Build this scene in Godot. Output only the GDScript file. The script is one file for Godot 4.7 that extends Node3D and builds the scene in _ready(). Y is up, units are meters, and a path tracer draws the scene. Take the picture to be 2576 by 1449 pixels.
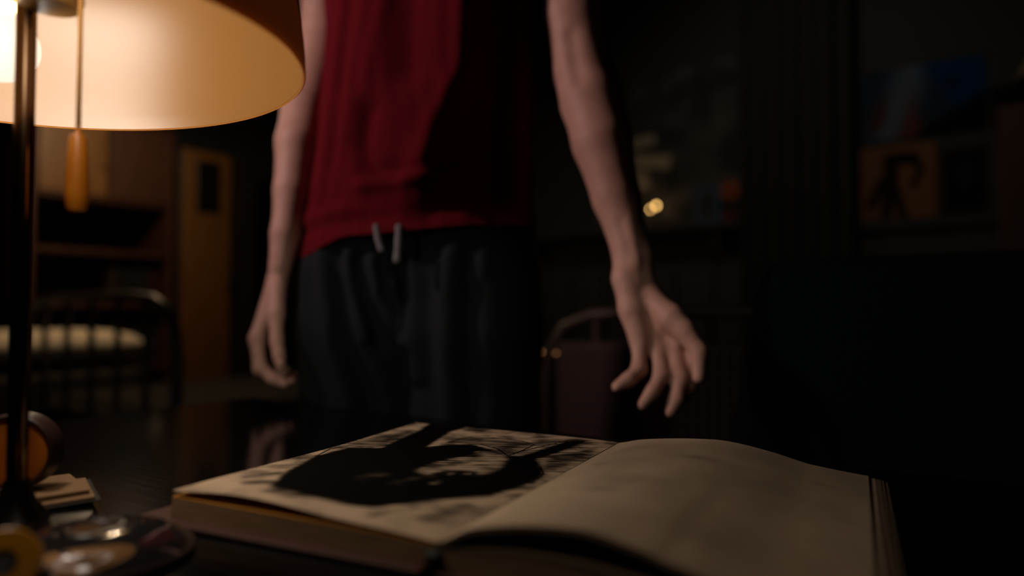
extends Node3D
# A dim bedroom at night: a desk with a lit mushroom lamp and an open sketchbook, a person standing behind it.
# World: metres, y up, the camera looks along -z. The room and the desk are turned by TURN about y:
# room(u, y, v) runs u along the desk's long edge and v away from the desk.

const TURN := -0.605
const DESK_Y := 0.74

func _ready() -> void:
	# ---- camera
	var cam := Camera3D.new()
	cam.name = "camera"
	cam.position = Vector3(0, 0.88, 0)
	cam.rotation.x = atan(55.5 / 1800.0)
	cam.near = 0.02
	cam.far = 60.0
	var lens := CameraAttributesPhysical.new()
	lens.frustum_focal_length = 29.8
	lens.exposure_aperture = 2.1
	lens.frustum_focus_distance = 0.62
	cam.attributes = lens
	add_child(cam)
	cam.fov = rad_to_deg(2.0 * atan(724.5 / 1800.0))
	cam.current = true
	# ---- sky and exposure (night)
	var around := WorldEnvironment.new()
	around.name = "environment"
	var env := Environment.new()
	env.background_mode = Environment.BG_COLOR
	env.background_color = Color(0.012, 0.014, 0.02)
	env.tonemap_mode = Environment.TONE_MAPPER_LINEAR
	env.tonemap_exposure = 1.0
	env.sdfgi_enabled = true
	env.ssao_enabled = true
	env.ssil_enabled = true
	around.environment = env
	add_child(around)

	make_materials()
	build_room()
	build_desk()
	build_far_left()
	build_far_right()
	build_armchair()
	build_table_lamp()
	build_floor_lamp()
	build_added_pendant()
	build_added_spotlight()
	build_sketchbook()
	build_desk_things()
	build_person()

# ------------------------------------------------------------------ helpers

var taken := {}
var M := {}
var rng := RandomNumberGenerator.new()

func room(u: float, y: float, v: float) -> Vector3:
	return Vector3(0.8225 * u + 0.5688 * v, y, 0.5688 * u - 0.8225 * v)

func numbered(called: String) -> String:
	if not taken.has(called):
		taken[called] = 0
		return called
	taken[called] += 1
	return "%s_%03d" % [called, taken[called]]

func thing(called: String, label: String, category: String, at := Vector3.ZERO, turn := 0.0, group := "") -> Node3D:
	var o := Node3D.new()
	o.name = numbered(called)
	add_child(o)
	o.position = at
	o.rotation.y = turn
	tag(o, label, category, group)
	return o

func tag(o: Node3D, label: String, category: String, group := "") -> void:
	o.set_meta("label", label)
	o.set_meta("category", category)
	if group:
		o.set_meta("group", group)

func put(called: String, mesh: Mesh, material: Material, parent: Node3D, at := Vector3.ZERO) -> MeshInstance3D:
	var o := MeshInstance3D.new()
	o.name = numbered(called) if parent == self else called
	o.mesh = mesh
	o.material_override = null
	for k in mesh.get_surface_count():
		o.set_surface_override_material(k, material)
	o.position = at
	parent.add_child(o, true)
	return o

func struct(called: String, mesh: Mesh, material: Material, at := Vector3.ZERO, turn := 0.0) -> MeshInstance3D:
	var o := MeshInstance3D.new()
	o.name = called
	o.mesh = mesh
	o.set_surface_override_material(0, material)
	o.position = at
	o.rotation.y = turn
	o.set_meta("kind", "structure")
	add_child(o, true)
	return o

func st_new() -> SurfaceTool:
	var st := SurfaceTool.new()
	st.begin(Mesh.PRIMITIVE_TRIANGLES)
	return st

func done(st: SurfaceTool) -> ArrayMesh:
	st.generate_normals()
	return st.commit()

# four corners, counter-clockwise as seen from outside
func quad(st: SurfaceTool, a: Vector3, b: Vector3, c: Vector3, d: Vector3, uvs := []) -> void:
	var p := [a, c, b, a, d, c]
	var k := [0, 2, 1, 0, 3, 2]
	for i in 6:
		st.set_uv(uvs[k[i]] if uvs.size() == 4 else Vector2.ZERO)
		st.add_vertex(p[i])

func tri(st: SurfaceTool, a: Vector3, b: Vector3, c: Vector3) -> void:
	for p in [a, c, b]:
		st.set_uv(Vector2.ZERO)
		st.add_vertex(p)

# box with chamfered edges, turned by basis
func add_box(st: SurfaceTool, size: Vector3, at := Vector3.ZERO, bevel := 0.003, basis := Basis()) -> void:
	st.set_smooth_group(-1)
	var h := size / 2.0
	var b := minf(bevel, minf(h.x, minf(h.y, h.z)) * 0.6)
	var P := func(sx: int, sy: int, sz: int, axis: int) -> Vector3:
		var v := Vector3(sx * (h.x - b), sy * (h.y - b), sz * (h.z - b))
		v[axis] += [sx, sy, sz][axis] * b
		return at + basis * v
	for s in [-1, 1]:
		var c := [P.call(s, -1, -1, 0), P.call(s, -1, 1, 0), P.call(s, 1, 1, 0), P.call(s, 1, -1, 0)]
		if s > 0: c.reverse()
		quad(st, c[0], c[1], c[2], c[3])
		c = [P.call(-1, s, -1, 1), P.call(1, s, -1, 1), P.call(1, s, 1, 1), P.call(-1, s, 1, 1)]
		if s > 0: c.reverse()
		quad(st, c[0], c[1], c[2], c[3])
		c = [P.call(-1, -1, s, 2), P.call(-1, 1, s, 2), P.call(1, 1, s, 2), P.call(1, -1, s, 2)]
		if s > 0: c.reverse()
		quad(st, c[0], c[1], c[2], c[3])
	for s in [-1, 1]:
		for t in [-1, 1]:
			var q := [P.call(s, t, -1, 0), P.call(s, t, 1, 0), P.call(s, t, 1, 1), P.call(s, t, -1, 1)]
			if s * t < 0: q.reverse()
			q.reverse()
			quad(st, q[0], q[1], q[2], q[3])
			q = [P.call(s, -1, t, 0), P.call(s, 1, t, 0), P.call(s, 1, t, 2), P.call(s, -1, t, 2)]
			if s * t > 0: q.reverse()
			q.reverse()
			quad(st, q[0], q[1], q[2], q[3])
			q = [P.call(-1, s, t, 1), P.call(1, s, t, 1), P.call(1, s, t, 2), P.call(-1, s, t, 2)]
			if s * t < 0: q.reverse()
			q.reverse()
			quad(st, q[0], q[1], q[2], q[3])
	for sx in [-1, 1]:
		for sy in [-1, 1]:
			for sz in [-1, 1]:
				var a: Vector3 = P.call(sx, sy, sz, 0)
				var bb: Vector3 = P.call(sx, sy, sz, 1)
				var c: Vector3 = P.call(sx, sy, sz, 2)
				if sx * sy * sz > 0: tri(st, a, bb, c)
				else: tri(st, a, c, bb)
	st.set_smooth_group(0)

func box(size: Vector3, at := Vector3.ZERO, bevel := 0.003, basis := Basis()) -> ArrayMesh:
	var st := st_new()
	add_box(st, size, at, bevel, basis)
	return done(st)

# a smooth sheet: fn(i / nu, j / nv) -> Vector3; outside is on the side of du x dv
func add_sheet(st: SurfaceTool, nu: int, nv: int, fn: Callable, flip := false, group := 0) -> void:
	st.set_smooth_group(group)
	var pts := PackedVector3Array()
	for j in nv + 1:
		for i in nu + 1:
			pts.append(fn.call(float(i) / nu, float(j) / nv))
	for j in nv:
		for i in nu:
			var k := j * (nu + 1) + i
			var q := [k, k + 1, k + nu + 2, k + nu + 1]
			var uvs := [Vector2(float(i) / nu, float(j) / nv), Vector2(float(i + 1) / nu, float(j) / nv), Vector2(float(i + 1) / nu, float(j + 1) / nv), Vector2(float(i) / nu, float(j + 1) / nv)]
			if flip:
				q.reverse()
				uvs.reverse()
			quad(st, pts[q[0]], pts[q[1]], pts[q[2]], pts[q[3]], uvs)
	st.set_smooth_group(0)

# lathe about y: profile of (radius, height) from bottom to top on the outside
func add_lathe(st: SurfaceTool, prof: Array, segs := 32, at := Vector3.ZERO, basis := Basis()) -> void:
	var group := 0
	for k in prof.size() - 1:
		var a: Vector2 = prof[k]
		var b: Vector2 = prof[k + 1]
		if k > 0 and absf((b - a).angle_to(a - (prof[k - 1] as Vector2))) > 0.62:
			group += 1
		st.set_smooth_group(group)
		for i in segs:
			var t0 := TAU * i / segs
			var t1 := TAU * (i + 1) / segs
			var p := [Vector3(a.x * cos(t0), a.y, a.x * sin(t0)), Vector3(b.x * cos(t0), b.y, b.x * sin(t0)), Vector3(b.x * cos(t1), b.y, b.x * sin(t1)), Vector3(a.x * cos(t1), a.y, a.x * sin(t1))]
			for n in 4:
				p[n] = at + basis * p[n]
			quad(st, p[0], p[1], p[2], p[3])
	st.set_smooth_group(0)

func lathe(prof: Array, segs := 32, at := Vector3.ZERO, basis := Basis()) -> ArrayMesh:
	var st := st_new()
	add_lathe(st, prof, segs, at, basis)
	return done(st)

# tube along points with a radius at each
func add_tube(st: SurfaceTool, pts: Array, radii: Array, sides := 12) -> void:
	var rings := []
	var up := Vector3(0.31, 0.17, 0.93).normalized()
	for k in pts.size():
		var d: Vector3 = (pts[mini(k + 1, pts.size() - 1)] - pts[maxi(k - 1, 0)]).normalized()
		var x := d.cross(up).normalized()
		var y := d.cross(x).normalized()
		up = x.cross(d)
		if absf(up.dot(d)) > 0.99: up = x
		var ring := []
		for i in sides:
			var t := TAU * i / sides
			ring.append(pts[k] + (x * cos(t) + y * sin(t)) * radii[mini(k, radii.size() - 1)])
		rings.append(ring)
	for k in rings.size() - 1:
		for i in sides:
			var j := (i + 1) % sides
			quad(st, rings[k][i], rings[k][j], rings[k + 1][j], rings[k + 1][i])
	for i in sides:
		var j := (i + 1) % sides
		tri(st, pts[0], rings[0][j], rings[0][i])
		tri(st, pts[-1], rings[-1][i], rings[-1][j])

func tube(pts: Array, radii: Array, sides := 12) -> ArrayMesh:
	var st := st_new()
	add_tube(st, pts, radii, sides)
	return done(st)

func smooth_line(pts: Array, steps := 6) -> Array:
	var out := []
	for k in pts.size() - 1:
		for s in steps:
			out.append((pts[k] as Vector3).cubic_interpolate(pts[k + 1], pts[maxi(k - 1, 0)], pts[mini(k + 2, pts.size() - 1)], float(s) / steps))
	out.append(pts[-1])
	return out

func mat(called: String, c: Color, rough := 0.8, metal := 0.0, spec := 0.5) -> StandardMaterial3D:
	var m := StandardMaterial3D.new()
	m.resource_name = called
	m.albedo_color = c
	m.roughness = rough
	m.metallic = metal
	m.metallic_specular = spec
	M[called] = m
	return m

func noise_img(size: int, freq: Vector2, lo: Color, hi: Color, seed_ := 1, power := 1.0, octaves := 4) -> ImageTexture:
	var n := FastNoiseLite.new()
	n.seed = seed_
	n.frequency = 1.0
	n.fractal_octaves = octaves
	var im := Image.create(size, size, false, Image.FORMAT_RGB8)
	for y in size:
		for x in size:
			# blended across the borders so that it repeats
			var fx := float(x) / size
			var fy := float(y) / size
			var a := n.get_noise_2d(fx * freq.x, fy * freq.y)
			var b := n.get_noise_2d((fx - 1.0) * freq.x, fy * freq.y)
			var c := n.get_noise_2d(fx * freq.x, (fy - 1.0) * freq.y)
			var d := n.get_noise_2d((fx - 1.0) * freq.x, (fy - 1.0) * freq.y)
			var v := lerpf(lerpf(a, b, fx), lerpf(c, d, fx), fy)
			im.set_pixel(x, y, lo.lerp(hi, pow(clampf(v * 1.3 + 0.5, 0.0, 1.0), power)))
	return ImageTexture.create_from_image(im)

func triplanar(m: StandardMaterial3D, tex: Texture2D, scale: Vector3) -> void:
	m.albedo_texture = tex
	m.albedo_color = Color.WHITE
	m.uv1_triplanar = true
	m.uv1_scale = scale

func make_materials() -> void:
	var m: StandardMaterial3D
	m = mat("wall_paint", Color(0.2, 0.19, 0.17), 0.9)
	m = mat("ceiling_paint", Color(0.3, 0.29, 0.27), 0.9)
	m = mat("floor_wood", Color.WHITE, 0.6)
	triplanar(m, noise_img(128, Vector2(3, 40), Color(0.09, 0.06, 0.045), Color(0.15, 0.1, 0.075), 3), Vector3(0.8, 0.8, 0.8))
	m = mat("panel_wood", Color.WHITE, 0.6)
	triplanar(m, noise_img(128, Vector2(40, 3), Color(0.10, 0.085, 0.07), Color(0.16, 0.135, 0.11), 4), Vector3(1, 1, 1))
	m = mat("desk_black", Color.WHITE, 0.11, 0.0, 0.28)
	triplanar(m, noise_img(256, Vector2(4, 60), Color(0.035, 0.042, 0.048), Color(0.055, 0.064, 0.07), 5), Vector3(1.6, 1.6, 1.6))
	m.heightmap_enabled = true
	m.heightmap_texture = noise_img(256, Vector2(5, 90), Color.BLACK, Color.WHITE, 6)
	m.heightmap_scale = 0.0035
	m = mat("orange_wood", Color.WHITE, 0.5)
	triplanar(m, noise_img(128, Vector2(50, 3), Color(0.42, 0.28, 0.12), Color(0.5, 0.34, 0.16), 7), Vector3(1.2, 1.2, 1.2))
	m = mat("brown_wood", Color.WHITE, 0.6)
	triplanar(m, noise_img(128, Vector2(50, 3), Color(0.24, 0.13, 0.075), Color(0.32, 0.18, 0.10), 8), Vector3(1.2, 1.2, 1.2))
	m = mat("dark_wood", Color.WHITE, 0.6)
	triplanar(m, noise_img(128, Vector2(50, 3), Color(0.12, 0.08, 0.055), Color(0.17, 0.11, 0.08), 9), Vector3(1.2, 1.2, 1.2))
	mat("black_panel", Color(0.045, 0.05, 0.05), 0.4)
	mat("bed_iron", Color(0.3, 0.26, 0.24), 0.42, 0.3)
	mat("brass", Color(0.75, 0.62, 0.38), 0.3, 1.0)
	mat("white_cloth", Color(0.88, 0.85, 0.79), 0.95)
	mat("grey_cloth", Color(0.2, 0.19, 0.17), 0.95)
	mat("dark_cloth", Color(0.1, 0.085, 0.075), 0.95)
	mat("curtain_cloth", Color(0.15, 0.15, 0.15), 0.95)
	m = mat("chair_cloth", Color.WHITE, 0.95)
	triplanar(m, noise_img(128, Vector2(60, 60), Color(0.012, 0.045, 0.05), Color(0.025, 0.06, 0.066), 11), Vector3(6, 6, 6))
	m.metallic_specular = 0.15
	m = mat("paper", Color.WHITE, 0.9)
	triplanar(m, noise_img(128, Vector2(4, 4), Color(0.74, 0.66, 0.56), Color(0.84, 0.75, 0.64), 12), Vector3(5, 5, 5))
	mat("paper_dark", Color(0.5, 0.43, 0.34), 0.9)
	mat("paper_ochre_glow", Color(0.86, 0.6, 0.25), 0.9)
	mat("paper_worn", Color(0.5, 0.39, 0.27), 0.9)
	mat("cover_brown", Color(0.27, 0.13, 0.08), 0.7)
	mat("spine_black", Color(0.06, 0.055, 0.05), 0.7)
	mat("chrome", Color(0.44, 0.36, 0.28), 0.16, 1.0)
	mat("lamp_black", Color(0.04, 0.04, 0.045), 0.25)
	mat("steel", Color(0.5, 0.5, 0.5), 0.3, 1.0)
	m = mat("shade_lining", Color(0.485, 0.35, 0.185), 0.24, 0.0, 0.31)
	m.backlight_enabled = true
	m.backlight = Color(0.3, 0.235, 0.15)
	m = mat("shade_outer", Color(0.74, 0.50, 0.24), 0.5)
	m.backlight_enabled = true
	m.backlight = Color(0.9, 0.6, 0.3)
	mat("socket_white", Color(0.8, 0.7, 0.5), 0.4)
	mat("cord", Color(0.75, 0.55, 0.28), 0.7)
	m = mat("pull_wood", Color.WHITE, 0.4)
	triplanar(m, noise_img(64, Vector2(14, 2), Color(0.68, 0.4, 0.07), Color(0.76, 0.47, 0.1), 14), Vector3(20, 20, 20))
	m = mat("skin", Color.WHITE, 0.55, 0.0, 0.4)
	triplanar(m, noise_img(128, Vector2(6, 6), Color(0.735, 0.585, 0.525), Color(0.785, 0.64, 0.58), 15), Vector3(6, 6, 6))
	mat("nail", Color(0.85, 0.68, 0.62), 0.3)
	mat("hair", Color(0.12, 0.08, 0.06), 0.6)
	m = mat("shirt", Color.WHITE, 0.95, 0.0, 0.15)
	triplanar(m, noise_img(256, Vector2(90, 14), Color(0.335, 0.065, 0.1), Color(0.40, 0.08, 0.125), 16), Vector3(4, 4, 4))
	m = mat("sweatpants", Color.WHITE, 0.95, 0.0, 0.2)
	triplanar(m, noise_img(128, Vector2(60, 60), Color(0.105, 0.128, 0.14), Color(0.135, 0.16, 0.172), 17), Vector3(8, 8, 8))
	mat("drawstring", Color(0.42, 0.43, 0.45), 0.8)
	mat("leather_rim", Color(0.16, 0.09, 0.075), 0.45)
	mat("amber", Color(0.85, 0.5, 0.13), 0.5)
	mat("yellow_tape", Color(0.88, 0.62, 0.16), 0.35)
	m = mat("disc", Color(0.5, 0.5, 0.52), 0.07, 0.9)
	m = mat("disc_clear", Color(0.3, 0.26, 0.25), 0.2)
	mat("shade_beige", Color(0.5, 0.42, 0.33), 0.9)
	m = mat("bulb_glow", Color(1, 0.95, 0.85), 0.4)
	m.emission_enabled = true
	m.emission = Color(1.0, 0.95, 0.86)
	m.emission_energy_multiplier = 1.1

func lamp_at(called: String, parent: Node3D, at: Vector3, color: Color, energy: float, size: float) -> OmniLight3D:
	var l := OmniLight3D.new()
	l.name = called
	l.light_color = color
	l.light_energy = energy
	l.light_size = size
	l.omni_range = 12.0
	l.omni_attenuation = 2.0
	l.shadow_enabled = true
	parent.add_child(l, true)
	l.position = at
	return l

# ------------------------------------------------------------------ the room

func build_room() -> void:
	# inside: u from -3.55 to 1.9, v from -1.6 to 3.7, 2.75 m high
	var t := 0.12
	struct("floor", box(Vector3(5.45 + 2 * t, t, 5.3 + 2 * t), Vector3.ZERO, 0.0), M.floor_wood, room(-0.825, -t / 2, 1.05), TURN)
	struct("ceiling", box(Vector3(5.45 + 2 * t, t, 5.3 + 2 * t), Vector3.ZERO, 0.0), M.ceiling_paint, room(-0.825, 2.75 + t / 2, 1.05), TURN)
	struct("wall_left", box(Vector3(t, 2.75, 5.3), Vector3.ZERO, 0.0), M.wall_paint, room(-3.55 - t / 2, 1.375, 1.05), TURN)
	struct("wall_right", box(Vector3(t, 2.75, 5.3), Vector3.ZERO, 0.0), M.wall_paint, room(1.9 + t / 2, 1.375, 1.05), TURN)
	struct("wall_back", box(Vector3(5.45 + 2 * t, 2.75, t), Vector3.ZERO, 0.0), M.wall_paint, room(-0.825, 1.375, 3.7 + t / 2), TURN)
	struct("wall_front", box(Vector3(5.45 + 2 * t, 2.75, t), Vector3.ZERO, 0.0), M.wall_paint, room(-0.825, 1.375, -1.6 - t / 2), TURN)
	# wainscot below the shelf: rails, a ledge and boards
	var st := st_new()
	for y in [0.14, 1.11, 1.27]:
		add_box(st, Vector3(5.4, 0.05 if y > 1.0 else 0.12, 0.03), Vector3(0, y, 0), 0.006)
	var wains := struct("trim_1", done(st), M.panel_wood, room(-0.825, 0, 3.68), TURN)
	for i in 24:
		put("panel_board", box(Vector3(0.205, 0.9, 0.016), Vector3(-2.45 + i * 0.213, 0.645, 0.004), 0.005), M.panel_wood, wains)
	struct("baseboard_left", box(Vector3(0.02, 0.12, 5.2), Vector3.ZERO, 0.004), M.panel_wood, room(-3.535, 0.06, 1.05), TURN)

func build_desk() -> void:
	var d := thing("desk", "long black glossy desk with fine scratches carrying the lamp and the open sketchbook", "desk", room(-0.17, 0, 0.30), TURN)
	put("desk_top", box(Vector3(1.66, 0.035, 0.822), Vector3(0, DESK_Y - 0.0175, 0), 0.004), M.desk_black, d)
	for x in [-0.76, 0.76]:
		for z in [-0.34, 0.34]:
			put("leg", box(Vector3(0.06, DESK_Y - 0.035, 0.06), Vector3(x, (DESK_Y - 0.035) / 2, z), 0.004), M.desk_black, d)
	put("apron", box(Vector3(1.46, 0.09, 0.02), Vector3(0, DESK_Y - 0.08, -0.34), 0.003), M.desk_black, d)

func build_far_left() -> void:
	# bookcase on the left wall
	var b := thing("bookcase", "brown open bookcase with an orange cupboard door behind the left iron bed", "bookcase", room(-3.37, 0, 1.545), TURN)
	var w := 0.58
	var st := st_new()
	for z in [-w / 2, w / 2]:
		add_box(st, Vector3(0.34, 1.72, 0.022), Vector3(0, 0.86, z), 0.002)
	put("side_panel", done(st), M.brown_wood, b)
	put("back_panel", box(Vector3(0.01, 1.7, w - 0.03), Vector3(-0.16, 0.86, 0), 0.001), M.dark_wood, b)
	for y in [0.06, 0.62, 0.9, 1.13, 1.36, 1.71]:
		put("shelf", box(Vector3(0.33, 0.022, w - 0.03), Vector3(0, y, 0), 0.002), M.brown_wood, b)
	var door := put("door", box(Vector3(0.02, 0.335, 0.27), Vector3(0.165, 1.535, 0.14), 0.003), M.orange_wood, b)
	put("knob", lathe([Vector2(0, -0.012), Vector2(0.009, -0.01), Vector2(0.011, 0), Vector2(0.008, 0.01), Vector2(0, 0.012)], 12, Vector3(0.185, 1.5, 0.03), Basis(Vector3(0, 0, 1), PI / 2)), M.brass, door)
	put("door", box(Vector3(0.02, 0.335, 0.27), Vector3(0.165, 1.535, -0.14), 0.003), M.brown_wood, b)
	# books in the open shelves, dark
	rng.seed = 5
	var kinds := ["maroon", "dark green", "navy", "black", "brown"]
	var cols := [Color(0.2, 0.06, 0.06), Color(0.06, 0.11, 0.08), Color(0.06, 0.08, 0.13), Color(0.06, 0.06, 0.06), Color(0.16, 0.1, 0.06)]
	for k in 5:
		mat("book_" + kinds[k], cols[k], 0.7)
	var spots := [[0.911, "second shelf below the orange door"], [0.631, "low shelf behind the pillow"]]
	for s in 2:
		var z := 0.24
		for i in 5:
			var th := rng.randf_range(0.022, 0.04)
			var h := rng.randf_range(0.16, 0.2)
			var book := thing("book", "%s book, %s from right, bookcase's %s" % [kinds[(i + s * 2) % 5], ["first", "second", "third", "fourth", "fifth"][i], spots[s][1]], "book", room(-3.33, spots[s][0], 1.545 + z - 0.0), TURN, "books in the bookcase")
			put("cover", box(Vector3(0.14, h, th), Vector3(0, h / 2, 0), 0.003), M["book_" + kinds[(i + s * 2) % 5]], book)
			put("page_block", box(Vector3(0.13, h - 0.01, th - 0.006), Vector3(-0.008, h / 2 + 0.006, 0), 0.001), M.paper_dark, book)
			z -= th + 0.012
	# tall locker with the orange door
	var lo := thing("locker", "tall narrow brown locker with an orange door and a black inset panel", "locker", room(-3.385, 0, 2.07), TURN)
	put("body", box(Vector3(0.33, 1.655, 0.43), Vector3(0, 0.83, -0.025), 0.004), M.dark_wood, lo)
	var ld := put("door", box(Vector3(0.02, 1.6, 0.25), Vector3(0.176, 0.85, 0.053), 0.003), M.orange_wood, lo)
	put("inset_panel", box(Vector3(0.012, 0.255, 0.125), Vector3(0.184, 1.478, 0.052), 0.002), M.black_panel, ld)
	put("handle", tube([Vector3(0.19, 0.98, -0.05), Vector3(0.205, 0.985, -0.05), Vector3(0.205, 1.07, -0.05), Vector3(0.19, 1.075, -0.05)], [0.004], 8), M.bed_iron, ld)
	# low pale bed, its shaded side painted grey, with the white pillow
	var b2 := thing("bed", "low bed along the left wall with its shaded sides coloured dark grey under a white pillow", "bed", room(-2.98, 0, 0.75), TURN)
	put("bed_base", box(Vector3(0.38, 0.3, 1.5), Vector3(0, 0.25, 0), 0.01), M.dark_wood, b2)
	put("mattress", box(Vector3(0.4, 0.28, 1.52), Vector3(0, 0.54, 0), 0.04), M.grey_cloth, b2)  # grey stands for shade on the side of a pale mattress
	for x in [-0.16, 0.16]:
		for z in [-0.7, 0.7]:
			put("leg", box(Vector3(0.04, 0.1, 0.04), Vector3(x, 0.05, z), 0.003), M.dark_wood, b2)
	var pil := st_new()
	add_pad(pil, Vector3(0.37, 0.125, 0.88), Vector3(0, 0.064, 0))
	var pl := put("pillow", done(pil), M.white_cloth, self, room(-2.965, 0.682, 1.08))
	pl.rotation.y = TURN
	tag(pl, "long white pillow lying on the bed with grey painted shade seen through the left bed rail", "pillow")
	# iron bed whose foot rail stands in front
	iron_bed("iron bed at left with an arched foot rail of thin dark bars", -2.27, 0.93, 1.055, 0.918, 1.75, 0.6, 5, M.dark_cloth, -1)

func add_pad(st: SurfaceTool, size: Vector3, at: Vector3) -> void:
	var n := 20
	var f := func(a: float, b: float, sgn: float) -> Vector3:
		var x := (a - 0.5) * 2.0
		var z := (b - 0.5) * 2.0
		var e := pow(maxf(0.0, (1.0 - pow(absf(x), 3.0)) * (1.0 - pow(absf(z), 6.0))), 0.45)
		return at + Vector3(x * size.x / 2, sgn * e * size.y / 2, z * size.z / 2)
	add_sheet(st, n, n, func(a, b): return f.call(a, b, 1.0), true)
	add_sheet(st, n, n, func(a, b): return f.call(a, b, -1.0), false)

# an iron bed: foot rail at v, running away to v + len
func iron_bed(label: String, uc: float, width: float, v: float, top: float, length: float, mat_top: float, bars: int, cloth: Material, _side: int) -> Node3D:
	var b := thing("iron_bed", label, "bed", room(uc, 0, v), TURN)
	var h := width / 2
	for e in 2:
		var z := -e * length
		var tp := top + e * 0.1
		var pts := [Vector3(-h, 0.0, z), Vector3(-h, tp - 0.16, z), Vector3(-h + 0.012, tp - 0.09, z), Vector3(-h + 0.05, tp - 0.035, z), Vector3(-h + 0.12, tp - 0.008, z), Vector3(-h + 0.24, tp, z), Vector3(0, tp, z), Vector3(h - 0.24, tp, z), Vector3(h - 0.12, tp - 0.008, z), Vector3(h - 0.05, tp - 0.035, z), Vector3(h - 0.012, tp - 0.09, z), Vector3(h, tp - 0.16, z), Vector3(h, 0.0, z)]
		var fr := put("foot_rail" if e == 0 else "head_rail", tube(pts, [0.0155], 12), M.bed_iron, b)
		put("crossbar", tube([Vector3(-h, 0.34, z), Vector3(h, 0.34, z)], [0.01], 8), M.bed_iron, fr)
		for i in bars:
			var x := -h + width * (i + 1) / (bars + 1)
			put("bar", tube([Vector3(x, 0.34, z), Vector3(x, tp - 0.005, z)], [0.0095], 8), M.bed_iron, fr)
	for x in [-h + 0.02, h - 0.02]:
		put("side_rail", box(Vector3(0.02, 0.05, length - 0.02), Vector3(x, 0.33, -length / 2), 0.003), M.bed_iron, b)
	put("mattress", box(Vector3(width - 0.07, mat_top - 0.36, length - 0.06), Vector3(0, (mat_top + 0.36) / 2, -length / 2), 0.04), cloth, b)
	return b

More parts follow.
